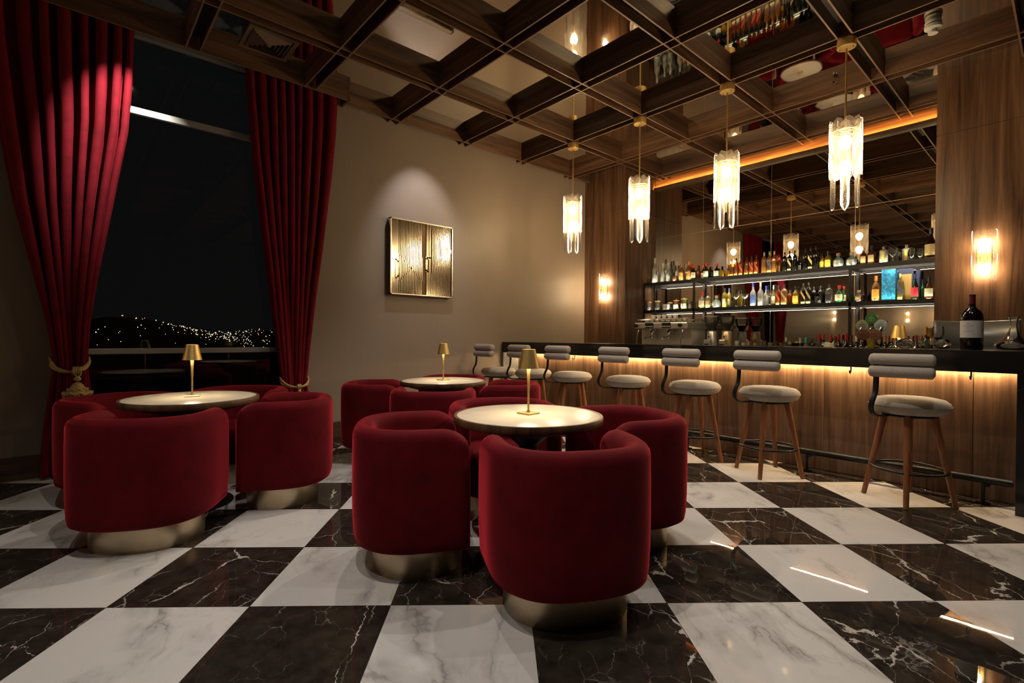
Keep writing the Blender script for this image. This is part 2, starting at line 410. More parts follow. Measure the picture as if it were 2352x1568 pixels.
# picture wall with the window opening
w0, w1, wz0, wz1 = -.02, 1.70, .16, 4.0
m = MB()
m.box((-7.3, YW, 0), (w0, YW+.2, 4.3)); m.box((w1, YW, 0), (8.2, YW+.2, 4.3))
m.box((w0, YW, 0), (w1, YW+.2, wz0)); m.box((w0, YW, wz1), (w1, YW+.2, 4.3))
struct('wall_left', m, WALL)
struct('wall_back', MB().box((XM+.02, .9, 0), (XM+.2, 4.75, 4.3)), WZ)
struct('wall_front', MB().box((-7.5, -5.1, .95), (-7.3, 5.7, 4.3)), BEIGE)
struct('trim_1', MB().box((-7.5, -5.1, 0), (-7.27, 5.52, .95)), DARK)
struct('wall_right', MB().box((-7.5, -5.2, 0), (8.4, -5.0, 4.3)), plain('dark_taupe', (.10,.07,.05), .6))
struct('wall_bar_end', MB().box((8.2, -5.1, 0), (8.4, 5.7, 4.3)), DARK)
struct('baseboard_left', MB().box((-7.3, YW-.022, 0), (w0, YW, .185)).box((w1, YW-.022, 0), (4.6, YW, .185)).box((w0, YW-.022, 0), (w1, YW, .16)), BASEB)
# wood clad pillars either side of the back bar: two cladding boards with a shadow gap between
def pillar(nm, y0, y1):
    p = MB().box((6.50, y0, 0), (8.1, y1, 3.197)).box((6.50, y0, 3.203), (8.1, y1, ZM)).box((6.512, y0+.012, 3.18), (8.0, y1-.012, 3.22))
    struct(nm, p, WZ)
pillar('wall_pillar_left', 4.695, YW); pillar('wall_pillar_right', -1.2, .944)

# window: aluminium frame and three panes
wd = bpy.data.objects.new('window_1', None); COL.objects.link(wd); wd['kind'] = 'structure'
f = MB(); Y0, Y1 = YW+.02, YW+.10
f.box((w0, Y0, .985), (w1, Y1-.01, 1.035)); f.box((w0, Y0, 3.12), (w1, Y1-.01, 3.18)); f.box((w0, Y0-.01, 3.80), (w1, Y1, 4.0))
f.box((w1-.045, Y0, wz0), (w1, Y1, 3.8)); f.box((w0, Y0, wz0), (w0+.045, Y1, 3.8)); f.box((w0, Y0, wz0), (w1, Y1, wz0+.05))
obj('window_frame', f, ALU, wd, 0, .004)
def pane_mat():
    m, nt, out = newmat('window_glass')
    t = N(nt, 'ShaderNodeBsdfTransparent'); t.inputs[0].default_value = (.85,.88,.88,1)
    g = N(nt, 'ShaderNodeBsdfGlossy'); g.inputs[1].default_value = .02
    lw = N(nt, 'ShaderNodeFresnel'); lw.inputs[0].default_value = 1.5
    mx = N(nt, 'ShaderNodeMixShader'); nt.links.new(lw.outputs[0], mx.inputs[0]); nt.links.new(t.outputs[0], mx.inputs[1]); nt.links.new(g.outputs[0], mx.inputs[2])
    nt.links.new(mx.outputs[0], out.inputs[0]); return m
PANE = pane_mat()
for a, b in ((wz0+.05, .985), (1.035, 3.12), (3.18, 3.80)):
    obj('pane', MB().box((w0+.045, Y0+.035, a), (w1-.045, Y0+.041, b)), PANE, wd, 0)

# ceiling: mirror film, coffer beams made of two fins with a dark slot between
c = MB().box((-7.3, -5.0, ZM), (2.27, 5.31, ZM+.05)).box((2.27, .289, ZM), (XM, YW, ZM+.05)).box((2.27, -5.0, ZM), (4.5, .289, ZM+.05))
struct('ceiling', c, CEILM)
struct('ceiling_pocket', MB().box((-7.3, 5.31, 4.2), (2.29, YW, 4.25)), DARK)
struct('ceiling_soffit', MB().box((4.5, -5.0, 3.735), (8.2, .23, 3.95)), DARK)  # dark colour stands in for shade on the unlit ceiling past the grid
tn = [1]
def beam_along_y(x, y0, y1):
    tn[0] += 1; b = MB()
    for s in (-1, 1):
        b.box((x+s*.055-.0065, y0, ZB), (x+s*.055+.0065, y1, ZM), 0)
        b.box((x+s*.055-.0068, y0, ZB-.003), (x+s*.055+.0068, y1, ZB), 1)
    b.box((x-.045, y0, ZM-.012), (x+.045, y1, ZM-.002), 2)
    struct('trim_%d' % tn[0], b, [WY, WEDGE, SLOT])
def beam_along_x(y, x0, x1, single=False):
    tn[0] += 1; b = MB()
    for s in ((0,) if single else (-1, 1)):
        b.box((x0, y+s*.055-.0065, ZB+.0006), (x1, y+s*.055+.0065, ZM), 0)
        b.box((x0, y+s*.055-.0068, ZB-.0027), (x1, y+s*.055+.0068, ZB+.0006), 1)
    if not single: b.box((x0, y-.045, ZM-.013), (x1, y+.045, ZM-.003), 2)
    struct('trim_%d' % tn[0], b, [WX, WEDGE, SLOT])
for l in range(-11, 3):
    x = 4.99 + 1.045*l
    if x < 2.2: beam_along_y(x, -5.0, 5.30)
    elif x < 4.5: beam_along_y(x, -5.0, YW)
    elif l < 2: beam_along_y(x, .30, YW)
    else: beam_along_y(x, .955, 4.685)
for k in range(-9, 1):
    y = 4.453 + 1.041*k
    beam_along_x(y, -7.3, 4.5 if k < -4 else (XM-.06 if k > -4 else 6.49))
beam_along_x(5.318, -7.3, 2.26, True)
beam_along_x(5.41, 2.27, 6.49, True)
tn[0] += 1
struct('trim_%d' % tn[0], MB().box((2.26, 5.31, ZB), (2.282, YW, ZM)), WY)

# mirror behind the bar, in eight panels with thin joints
mr = thing('wall_mirror', 'large bronze mirror wall behind the bar shelves, joints between its panels', 'mirror')
ys = [.946, 1.84, 2.842, 3.847, 4.693]; zs = [.87, 2.815, 3.64]
for i in range(4):
    for j in range(2):
        obj('mirror_panel', MB().box((XM-.004, ys[i]+.003, zs[j]+.003), (XM, ys[i+1]-.003, zs[j+1]-.003)), MIRROR, mr, 0)
obj('backing', MB().box((XM, .946, .87), (XM+.018, 4.693, 3.64)), plain('joint_bronze', (.55,.42,.28), .3, .8), mr, 0)
fa = thing('cove_light', 'glowing amber light strip on a wood fascia above the bar mirror', 'light strip')
obj('fascia', MB().box((7.325, .95, 3.637), (7.345, 4.69, 3.80)), WY, fa, 0)
obj('led_strip', MB().box((7.2705, .95, 3.638), (7.2725, 4.69, 3.652)), LEDF, fa, 0)
obj('ledge', MB().box((7.265, .95, 3.622), (7.345, 4.69, 3.637)).box((7.265, .95, 3.637), (7.270, 4.69, 3.653)), WY, fa, 0)

# night city on a far hillside
hl = MB(); R = []
def hz(x, y):
    return -24 + (y - 60)*.066 + 5*sin(x*.021 + 1) + 3*sin(x*.05) * (y/400)
for y in range(60, 560, 25): R.append([(x, y, hz(x, y)) for x in range(-420, 521, 20)])
hl.grid(R)
struct('hillside', hl, plain('night_hill', (.012,.014,.012), .9), smooth=60)
ct = MB(); rnd = random.Random(3)
def dot(x, y, s, mi):
    z = hz(x, y) + s + .5
    ct.add([(x-s,y,z),(x+s,y,z),(x,y-s,z),(x,y+s,z),(x,y,z-s),(x,y,z+s)], [(0,2,5),(2,1,5),(1,3,5),(3,0,5),(2,0,4),(1,2,4),(3,1,4),(0,3,4)], mi)
for i in range(260):
    y = rnd.uniform(230, 540); t = rnd.random()
    u = rnd.gauss(.20, .05) if t < .65 else (rnd.gauss(-.03, .035) if t < .85 else rnd.uniform(-.1, .32))
    if t < .65: y = 540 - abs(rnd.gauss(0, 130)) if rnd.random() < .8 else y
    y = max(140, y)
    dot(u*y, y, y*.00055*rnd.choice([.7, .9, 1.1, 1.5]), rnd.choice([0,0,0,1,1,2]))
for u, y in ((.02,120),(.10,125),(.19,118),(.235,122),(.06,95),(.045,90),(.0,140)): dot(u*y, y, .10, 1)
o = obj('city_lights', ct, [emit('sodium_lamp', (1,.55,.18), 5), emit('warm_lamp', (1,.78,.45), 6), emit('cool_lamp', (.7,.9,1), 3.5)], None, 0)
tag(o, 'distant city lights scattered on the dark hillside outside the window', 'city lights'); o['kind'] = 'stuff'

# ================================================================== curtains and tiebacks
def curtain(name, label, sects, yc, nf, amp, seed):
    # sects: (z, x0, x1, amp scale); folds run through all sections
    zs = [s[0] for s in sects]; rows = []; r = random.Random(seed)
    ph = [r.uniform(-.5, .5) for _ in range(nf*2+3)]; n = nf*14
    wd = [r.uniform(.6, 1.5) for _ in range(nf)]; tot = sum(wd); cum = [0]
    for q in wd: cum.append(cum[-1] + q/tot)
    def interp(z):
        for a, b in zip(sects, sects[1:]):
            if b[0] <= z <= a[0]:
                t = (z - b[0])/(a[0] - b[0]); t2 = t*t*(3 - 2*t) if False else t
                return [b[i] + (a[i] - b[i])*t2 for i in (1, 2, 3)]
        return sects[-1][1:]
    nz = 90
    for i in range(nz + 1):
        z = zs[0] + (zs[-1] - zs[0])*i/nz
        x0, x1, k = interp(z); row = []
        for j in range(n + 1):
            u = j/n
            seg = max(q for q in range(nf) if cum[q] <= u + 1e-9); lu = (u - cum[seg])/(cum[seg+1] - cum[seg])
            sh = .10*sin(z*1.3 + ph[seg]*6)*ph[seg+1]
            a = 2*pi*(lu + sh*sin(pi*lu))
            d = -cos(a)
            d = math.copysign(abs(d)**.75, d)
            A = amp*k*(.75 + .5*abs(ph[seg]))*(.9 + .2*sin(z*1.1 + seg))
            x = x0 + (x1 - x0)*u + .012*k*sin(2*a)
            row.append((x, yc - A*d + .012*sin(z*2 + seg*1.7)*k, z))
        rows.append(row)
    m = MB().grid(rows)
    o = obj(name, m, CURT, None, 180); s = o.modifiers.new('solid', 'SOLIDIFY'); s.thickness = .006
    tag(o, label, 'curtain', 'red velvet drapes at the window'); return o
curtain('velvet_curtain', 'brightly lit red curtain left of the window, gold rope with big tassel',
        [(4.15,-.56,.40,.75),(3.4,-.52,.385,1),(2.9,-.46,.35,1),(2.2,-.36,.24,1),(1.6,-.24,.14,1.0),(1.25,-.17,.095,.9),(.93,-.125,.075,.75),(.75,-.15,.09,.85),(.4,-.19,.12,1),(.02,-.21,.15,1)], 5.425, 8, .072, 5)
curtain('velvet_curtain', 'shaded red curtain between the window and the taupe wall, tied low with gold rope',
        [(4.15,1.25,2.22,.8),(3.4,1.30,2.19,1),(2.9,1.34,2.14,1),(2.2,1.42,2.05,1),(1.6,1.50,1.96,1),(1.0,1.575,1.89,.8),(.66,1.615,1.855,.7),(.45,1.58,1.90,.85),(.02,1.54,1.96,1)], 5.425, 9, .068, 11)
def tieback(label, x0, x1, z, zk, xk, yc, k, rope_r=.011):
    t = thing('curtain_tieback', label, 'tieback', (xk, yc - .115, zk), 0, 'gold rope tiebacks')
    P = lambda x, y, zz: (x - xk, y - (yc - .115), zz - zk)
    for s in (0, 1):   # two twisted strands round the bunch
        pts = []
        for i in range(25):
            a = pi + pi*i/24 if False else 2*pi*i/24
            xx = (x0+x1)/2 + (x1-x0)/2*1.12*cos(a); yy = yc + .105*sin(a)
            front = max(0, -sin(a))
            zz = z - (z - zk)*front**.7 + .014*s*cos(a*2)
            pts.append(P(xx + .003*cos(i*2.1+s*3), yy - .012*s*front, zz + .008*(s-.5)*2))
        r = [rope_r*(.85 + .15*cos(i*2.6)) for i in range(25)]
        obj('rope', MB().tube(pts[:-1], rope_r, 8, closed=True), ROPE, t, 180)
    kn = MB()
    for i in range(4): kn.tube([((-.022+.013*i)*k, -.008+.020*cos(a*.785)*k, .002+.024*k*sin(a*.785)) for a in range(8)], .0085*k, 6, closed=True)
    kn.tube([(-.012*k,0,-.01*k),(-.014*k,-.012,-.03*k),(0,-.012,-.05*k),(.018*k,-.012,-.034*k),(.022*k,-.006,-.012*k)], .007*k, 6)
    obj('knot', kn, ROPE, t, 180)
    ts = MB().lathe([(.004,-.082),(.020,-.074),(.023,-.060),(.014,-.046),(.004,-.042)][::-1], (0,-.012,0), 16)
    ts.lathe([(.080,-.175),(.074,-.163),(.056,-.146),(.047,-.136),(.048,-.128),(.040,-.122),(.036,-.110),(.022,-.094),(.006,-.086)], (0,-.012,0), 24)
    ts.v = [(x*k, -.012+(y+.012)*k, z_*k) for x, y, z_ in ts.v]
    for rr_, zz_, tk in ((.058,-.143,.008), (.083,-.170,.012)):
        n_ = 48; ts.tube([(rr_*k*cos(2*pi*i/n_), -.012+rr_*k*sin(2*pi*i/n_), (zz_ + .006*cos(2*pi*i/n_*9))*k) for i in range(n_)], tk*k, 6, closed=True)
    for i in range(44):
        a = 2*pi*i/44 + .1; r0 = .068 + .010*(i % 2)
        ts.tube([(r0*k*cos(a), -.012+r0*k*sin(a), -.175*k), ((r0+.008)*k*cos(a), -.012+(r0+.008)*k*sin(a), -.24*k), ((r0+.012)*k*cos(a), -.012+(r0+.012)*k*sin(a), -.31*k)], .0065*k, 5)
    obj('tassel', ts, ROPE, t, 180)
tieback('gold rope tieback with a thick tassel on the bright left curtain', -.130, .080, .945, .865, .018, 5.425, 1.05)
tieback('smaller gold rope tieback on the shaded right curtain, tassel behind the armchair', 1.610, 1.860, .70, .632, 1.745, 5.425, .75, .009)

# ================================================================== wall art and vent, detector, sprinkler
art = thing('wall_art', 'square champagne metal relief of stepped vertical ribs hung on the taupe wall', 'wall art', (3.30, YW - .06, 2.13))
AW, AH = .45, .462
METF = plain('art_frame_silver', (.80,.72,.60), .25, 1.0); METP = plain('art_panel_bronze', (.13,.075,.032), .5, .6); METR = plain('art_rib_champagne', (.56,.46,.33), .15, 1.0)
fr = MB()
for a, b in (((-AW,-.012,-AH),(AW,.05,-AH+.014)), ((-AW,-.012,AH-.014),(AW,.05,AH)), ((-AW,-.012,-AH),(-AW+.014,.05,AH)), ((AW-.014,-.012,-AH),(AW,.05,AH))): fr.box(a, b)
obj('frame', fr, METF, art, 0)
obj('panel', MB().box((-AW+.012, .010, -AH+.012), (AW-.012, .05, AH-.012)), METP, art, 0)
# ribs: vertical bars that step sideways along diagonals (an X on the left, a chevron on the right)
rb = MB(); hw = .0052
def rib(x, steps):
    # steps: list of (z, new x) from the bottom up
    z0 = -AH+.014; cx = x
    for z, nx in steps + [(AH-.014, None)]:
        rb.box((cx-hw, -.002, z0), (cx+hw, .012, z))
        if nx is not None:
            rb.box((min(cx,nx)-hw, -.002, z-hw), (max(cx,nx)+hw, .012, z+hw)); cx = nx
        z0 = z
hw0 = hw = .0062; pitch = .0215
for i in range(4):    # broad flat strips at the left edge
    hw = .0112; x = -AW + .028 + .0245*i
    rib(x, []) if i < 2 else rib(x, [(-.30 + .02*i, x + .006), (.0 - .02*i, x)])
hw = hw0
for i in range(15):   # nested steps crossing at one point
    x = -AW + .128 + pitch*i; d = abs(i - 7.5); sg = 1 if i < 7.5 else -1
    rib(x + sg*pitch*.5*(d > 8), [(-.13 - .021*d - .006, x - sg*pitch*.55), (-.13 + .021*d + .006, x)])
hw = .016; rib(.072, [(-.14, .060), (.02, .072)])
hw = .011; rib(.106, [(.03, .108)]); hw = hw0
for i in range(14):   # chevron pointing right
    x = .134 + pitch*i
    if x > AW - .022: break
    rib(x, [(-.155 + .0215*i, x + pitch*.5), (.395 - .0175*i, x)])
obj('relief_ribs', rb, METR, art, 0)

vt = thing('ceiling_vent', 'square wooden-toned air diffuser set in the mirrored ceiling near the curtains', 'air vent', (1.36, 4.985, ZM - .002))
VENT = plain('vent_tan', (.20,.135,.08), .5)
fm_ = MB()
for a, b in (((-.21,-.21,-.012),(.21,-.175,0)), ((-.21,.175,-.012),(.21,.21,0)), ((-.21,-.175,-.012),(-.175,.175,0)), ((.175,-.175,-.012),(.21,.175,0))): fm_.box(a, b)
obj('frame', fm_, VENT, vt, 0)
obj('plenum', MB().box((-.175,-.175,-.004),(.175,.175,-.001)), SLOT, vt, 0)
for i in range(5):
    r0 = .165 - .032*i; s = MB(); r1 = r0 - .024
    Q = [(-1,-1),(1,-1),(1,1),(-1,1)]
    vs = [(r0*a, r0*b, -.006) for a, b in Q] + [(r1*a, r1*b, -.030) for a, b in Q] + [(r1*a, r1*b, -.026) for a, b in Q] + [(r0*a, r0*b, -.002) for a, b in Q]
    s.add(vs, [(k, (k+1) % 4, 4+(k+1) % 4, 4+k) for k in range(4)] + [(8+k, 8+(k+1) % 4, 12+(k+1) % 4, 12+k) for k in range(4)])
    obj('louver', s, VENT, vt, 0)
obj('center_plate', MB().box((-.012,-.012,-.034),(.012,.012,-.026)), VENT, vt, 0)

sd = thing('smoke_detector', 'white round smoke detector under the mirrored ceiling, top right', 'smoke detector', (5.49, .83, ZM))
obj('base', MB().lathe([(.055,-.03),(.058,-.02),(.052,0)], n=32), WHITEP, sd)
obj('body', MB().lathe([(.046,-.078),(.060,-.068),(.062,-.045),(.05,-.03)], n=32), WHITEP, sd)
obj('sensor_cap', MB().lathe([(.034,-.112),(.036,-.100),(.024,-.098),(.024,-.076)], n=32), WHITEP, sd)
sp_ = thing('sprinkler_head', 'small chrome sprinkler head on a ceiling beam side above the bar', 'sprinkler', (5.90, 1.663, 3.815))
obj('escutcheon', MB().lathe([(.018,0),(.02,.004),(.01,.008)], n=18, M=Matrix.Rotation(-pi/2, 4, 'Y')), CHROME, sp_)
obj('head', MB().tube([(0,0,0),(-.03,0,0)], .006).tube([(-.03,0,-.012),(-.034,0,.012)], .012), CHROME, sp_)
sp_.location = (5.97, 1.69, 3.83)

# ================================================================== lounge: tub chairs, tables, table lamps
def make_chair():
    t = thing('tub_chair', '', 'armchair')
    # chair faces +Y in its own frame; U shaped shell swept round the back
    a, bk, fr_ = .300, .305, .205
    path = []
    nA = 44
    for i in range(7): path.append((a, fr_ - fr_*i/7))
    for i in range(nA + 1):
        th = pi*i/nA; e = 2/2.7
        path.append((a*math.copysign(abs(cos(th))**e, cos(th)), -bk*abs(sin(th))**e))
    for i in range(1, 8): path.append((-a, fr_*i/7))
    # resample evenly
    P = [Vector((x, y, 0)) for x, y in path]; L = [0]
    for p, q in zip(P, P[1:]): L.append(L[-1] + (q-p).length)
    n = 84; Q = []
    for i in range(n + 1):
        s = L[-1]*(i/n); k = 0
        while k < len(L) - 2 and L[k+1] < s: k += 1
        Q.append(P[k].lerp(P[k+1], (s - L[k])/(L[k+1] - L[k])))
    tot = L[-1]; rows = []
    def section(p, out, sc, top):
        # closed loop in (n, z): thickness .10, rounded top, tucked-in bottom
        h = .052*sc; zt = top; pts = []
        for k in range(9):
            an = pi*k/8; pts.append((cos(an)*h, zt - h + sin(an)*h*1.05))
        for z, q in ((.52, -1.0), (.34, -.96), (.20, -.85)): pts.append((q*h, z))
        pts.append((-.75*h, .150)); pts.append((.35*h, .145)); pts.append((.80*h, .160)); pts.append((1.0*h - .004, .195))
        for z, q in ((.29, 1.02), (.42, 1.05), (.56, 1.04)): pts.append((q*h, z))
        return [p + out*(q) + Vector((0,0,z)) for q, z in pts]
    for i, p in enumerate(Q):
        tg = (Q[min(i+1, n)] - Q[max(i-1, 0)]).normalized(); out = Vector((tg.y, -tg.x, 0))
        if out.dot(Vector((p.x, p.y - .1, 0))) < 0: out = -out
        s = min(i, n - i)/n*tot; R0 = .055; s2 = min(1, s/.14)
        q = sqrt(max(0, 1 - max(0, 1 - s/R0)**2)) if s < R0 else 1
        sc = max(.12, q); top = .720 - .115*(1 - sqrt(max(0, 1 - (1 - s2)**2)))
        sl = min(1, s/.25)
        rows.append(section(p, out, sc, top))
    m = MB().grid(rows, closed=True)
    k = len(rows[0]); m.f.append(tuple(range(k))); m.m.append(0); m.f.append(tuple((n)*k + i for i in range(k-1, -1, -1))); m.m.append(0)
    obj('shell', m, VELVET, t, 60)
    seat = MB()
    pr = [(.86,.148),(.95,.152),(1.0,.18),(1.0,.37),(.985,.40),(.93,.425),(.80,.437),(.4,.443),(.02,.444)]
    seat.lathe([(r*.285, z) for r, z in pr], (0, -.04, 0), 48, 3.0, rx=.94, ry=.86)
    obj('seat_cushion', seat, VELVET, t, 60)
    pl = MB().lathe([(.268,0),(.270,.003),(.270,.150),(.2,.152)], (0, -.03, 0), 56, 2.3, rx=1.0, ry=.85)
    obj('plinth', pl, PLINTH, t, 40)
    return t
def make_table():
    t = thing('round_table', '', 'table')
    obj('stone_top', MB().lathe([(.385,.700),(.392,.729),(.392,.7315),(.388,.733)], n=72), MARBLE_TOP, t)
    rim = MB(); prof = [(.389,.690),(.408,.692),(.412,.700),(.412,.726),(.408,.7325),(.3925,.7325),(.3925,.70)]
    rim.lathe(prof + [prof[0]], n=72, cap=False)
    obj('rim', rim, TBLW, t)
    obj('apron', MB().lathe([(.12,.62),(.30,.665),(.385,.690),(.385,.699)], n=48), DARK, t)
    obj('pedestal', MB().lathe([(.06,.02),(.05,.08),(.05,.56),(.12,.62)], n=32), BLACK, t)
    obj('foot_plate', MB().lathe([(.25,0),(.25,.010),(.07,.022),(.06,.03)], n=48), BLACK, t)
    return t
def make_lamp():
    t = thing('table_lamp', '', 'lamp')
    b = MB(); b.lathe([(.064,0),(.064,.007),(.06,.009)], n=4); b.lathe([(.011,.008),(.009,.02)], n=16)
    obj('base', b, BRASS, t, 20)
    obj('stem', MB().lathe([(.0055,.012),(.006,.12),(.0105,.262)], n=16), BRASS, t)
    sh = MB().lathe([(.060,.252),(.037,.358),(.0355,.358),(.0585,.252),(.060,.252)], n=40, cap=False)
    obj('shade', sh, BRASS, t, 30)
    obj('diffuser', MB().lathe([(.010,.266),(.030,.268),(.030,.272),(.010,.274)], n=24), LAMPD, t)
    obj('top_disc', MB().lathe([(.0345,.350),(.0345,.352)], n=32), LAMPT, t, 0)
    return t
CH, TB, LP = make_chair(), make_table(), make_lamp()
first = {}
def place(proto, x, y, z, rz, label, group):
    o = copy_tree(proto) if proto in first else proto
    first[proto] = 1
    o.location = (x, y, z); o.rotation_euler = (0, 0, rz); o['label'] = label; o['group'] = group; return o
def chair_at(x, y, tx, ty, label, turn=0):
    place(CH, x, y, 0, atan2(ty - y, tx - x) - pi/2 + radians(turn), label, 'red velvet tub chairs')
A, B_, C_ = (.605, 4.00), (1.885, 2.0), (2.69, 4.06)
place(TB, *B_, 0, .3, 'round cream table nearest the camera, brightly lit by its brass lamp', 'round tables with stone tops')
place(TB, *A, 0, 0, 'round cream table by the window, at the left', 'round tables with stone tops')
place(TB, *C_, 0, .8, 'smallest-looking round table at the back, near the bar end', 'round tables with stone tops')
zt = .7335
place(LP, 1.890, 2.003, zt, radians(4), 'brass table lamp on the front table', 'brass table lamps')
place(LP, .612, 4.045, zt, radians(-12), 'brass table lamp on the window table', 'brass table lamps')
place(LP, 2.700, 4.075, zt, radians(8), 'brass table lamp on the back table', 'brass table lamps')
chair_at(1.635, 1.505, *B_, 'red velvet tub chair closest to the camera, its back in front of the front table', -1)
chair_at(1.385, 2.270, *B_, 'red velvet tub chair left of the front table, beside the walkway')
chair_at(2.390, 1.765, *B_, 'red velvet tub chair right of the front table, nearest the bar stools')
chair_at(2.130, 2.500, *B_, 'red velvet tub chair behind the front table, only its back rim showing over the top')
chair_at(.335, 3.515, *A, 'red velvet tub chair in front of the window table, nearest at the left')
chair_at(1.098, 3.755, *A, 'red velvet tub chair right of the window table, beside the walkway')
chair_at(.270, 4.440, *A, 'red velvet tub chair at the far left by the bright curtain')
chair_at(1.010, 4.515, *A, 'red velvet tub chair behind the window table, under the window')
chair_at(2.290, 3.600, *C_, 'red velvet tub chair in front of the back table, seen from behind')
chair_at(3.100, 3.640, *C_, 'red velvet tub chair right of the back table, towards the bar')
chair_at(2.200, 4.380, *C_, 'red velvet tub chair left of the back table, by the taupe wall')
chair_at(3.130, 4.520, *C_, 'red velvet tub chair behind the back table, mostly hidden by it')

# ================================================================== bar stools
def make_stool():
    t = thing('bar_stool', '', 'bar stool')   # faces the bar (+X)
    s = MB().lathe([(.10,.628),(.185,.632),(.218,.648),(.234,.676),(.237,.692),(.230,.712),(.205,.733),(.15,.745),(.07,.749),(.01,.750)], n=56)
    obj('seat', s, BOUCLE, t, 80)
    pip = MB().tube([(.2375*cos(2*pi*i/56), .2375*sin(2*pi*i/56), .690) for i in range(56)], .0028, 6, closed=True)
    obj('seat_seam', pip, plain('seam_taupe', (.30,.25,.19), .9), t, 180)
    for k, z in enumerate((.936, 1.018)):
        pts = []; rr = []
        Lh = .182
        for i in range(33):
            q = -1 + 2*i/32
            pts.append((-.262 - (.012 if k == 0 else 0) + .018*q*q, q*Lh, z + .0))
            e = abs(q); rr.append(.044*(1 - max(0, (e - .86)/.14)**3*.55))
        obj('back_bolster', MB().tube(pts, rr, 18, flat=(.96, 1.12)), BOUCLE, t, 80)
    bar = MB(); pts = [(-.268,.135,1.0),(-.272,.137,.90),(-.276,.139,.82),(-.284,.141,.785),(-.302,.147,.750),(-.314,.153,.715),(-.312,.157,.680),(-.294,.155,.648),(-.262,.145,.626),(-.21,.125,.618),(-.10,.07,.618)]
    # smooth the path
    sm = []
    for i in range(len(pts) - 1):
        p0, p1, p2, p3 = (Vector(pts[max(0, i-1)]), Vector(pts[i]), Vector(pts[i+1]), Vector(pts[min(len(pts)-1, i+2)]))
        for j in range(4):
            u = j/4; sm.append(.5*((2*p1) + (p2-p0)*u + (2*p0 - 5*p1 + 4*p2 - p3)*u*u + (3*p1 - p0 - 3*p2 + p3)*u**3))
    sm.append(Vector(pts[-1]))
    bar.tube(sm, .0105, 12, flat=(1.7, .75)); obj('back_bar', bar, BLACK, t, 60)
    obj('seat_plate', MB().lathe([(.16,.612),(.165,.620),(.15,.629)], n=32), BLACK, t)
    for k in range(4):
        a = pi/2*k + radians(8)
        l = MB().tube([(.262*cos(a), .262*sin(a), .0), (.258*cos(a), .258*sin(a), .012), (.14*cos(a), .14*sin(a), .622)], [.0155,.0165,.0245], 14)
        obj('leg', l, LEGW, t, 60)
    zr = .235; rr = .262 - (.262 - .14)*zr/.622
    obj('foot_ring', MB().tube([((rr+.004)*cos(2*pi*i/48), (rr+.004)*sin(2*pi*i/48), zr) for i in range(48)], .0105, 10, closed=True), BLACK, t, 180)
    return t
ST = make_stool()
SPOTS = [(4.50, .785, 'bar stool nearest the camera, rightmost along the bar'), (4.485, 1.738, 'second bar stool from the right, next to the nearest one'),
 (4.49, 2.425, 'third bar stool from the right, partly behind the front right armchair'), (4.50, 3.20, 'middle bar stool, fourth from either end of the row'),
 (4.49, 4.00, 'third bar stool from the left end, just right of the front brass lamp'), (4.47, 4.65, 'second bar stool from the left, behind the front brass lamp'),
 (4.33, 5.185, 'leftmost bar stool, against the taupe wall at the far counter end')]
for i, (x, y, lb) in enumerate(SPOTS):
    place(ST, x, y, 0, 0, 'oat fabric ' + lb, 'bar stools along the counter')

# ================================================================== the bar
bar = thing('bar_counter', 'long wood-fronted bar with a warm light line under its black top', 'bar counter', (4.95, 2.85, 0))
bx = lambda a, b: MB().box((a[0]-4.95, a[1]-2.85, a[2]), (b[0]-4.95, b[1]-2.85, b[2]))
seams = [.255, .49, 1.454, 2.424, 3.414, 4.40, 5.47]
for a, b in zip(seams, seams[1:]):
    obj('front_panel', bx((4.95, a+.0018, .004), (4.972, b-.0018, .934)), WB, bar, 0)
obj('carcass', bx((4.972, .255, 0), (5.24, 5.47, .934)), DARK, bar, 0)
obj('inner_worktop', bx((5.24, .30, .82), (5.95, 4.55, .86)), STEEL, bar, 0)
obj('inner_cabinet', bx((5.30, .30, 0), (5.93, 4.55, .82)), DARK, bar, 0)
obj('led_strip', bx((4.9160, .26, .9315), (4.9245, 5.45, .9335)), LED, bar, 0)
tp = thing('bar_countertop', 'long black marble counter top with waterfall ends', 'countertop', (4.66, 2.85, 0))
tx = lambda a, b: MB().box((a[0]-4.66, a[1]-2.85, a[2]), (b[0]-4.66, b[1]-2.85, b[2]))
obj('slab', tx((4.66, .205, .935), (5.32, 5.505, 1.085)), BMARB, tp, 0, .003)
obj('waterfall_end', tx((4.66, .205, 0), (5.32, .250, .9345)), BMARB, tp, 0)
LITMARB = plain('lit_black_marble', (.20,.21,.21), .25, var=.35, vs=5)  # black marble coloured grey: strip light on the inner face is put in
obj('waterfall_end', tx((4.66, 5.472, 0), (5.32, 5.505, .9345)), LITMARB, tp, 0)
rl = thing('foot_rail', 'black tubular foot rail on short posts along the bar base', 'foot rail', (4.835, 2.85, 0))
obj('pipe', MB().tube([(0, -2.58, .170), (0, 2.60, .170)], .026, 20), BLACK, rl)
for y in (.42, 1.55, 2.68, 3.81, 4.94):
    p = MB().lathe([(.042,0),(.042,.006),(.014,.010)], (0, y-2.85, 0), 24).lathe([(.011,.005),(.011,.15)], (0, y-2.85, 0), 14).tube([(-.012, y-2.85-.02, .142), (.012, y-2.85-.02, .142)], .02, 14)
    obj('post', p, BLACK, rl)
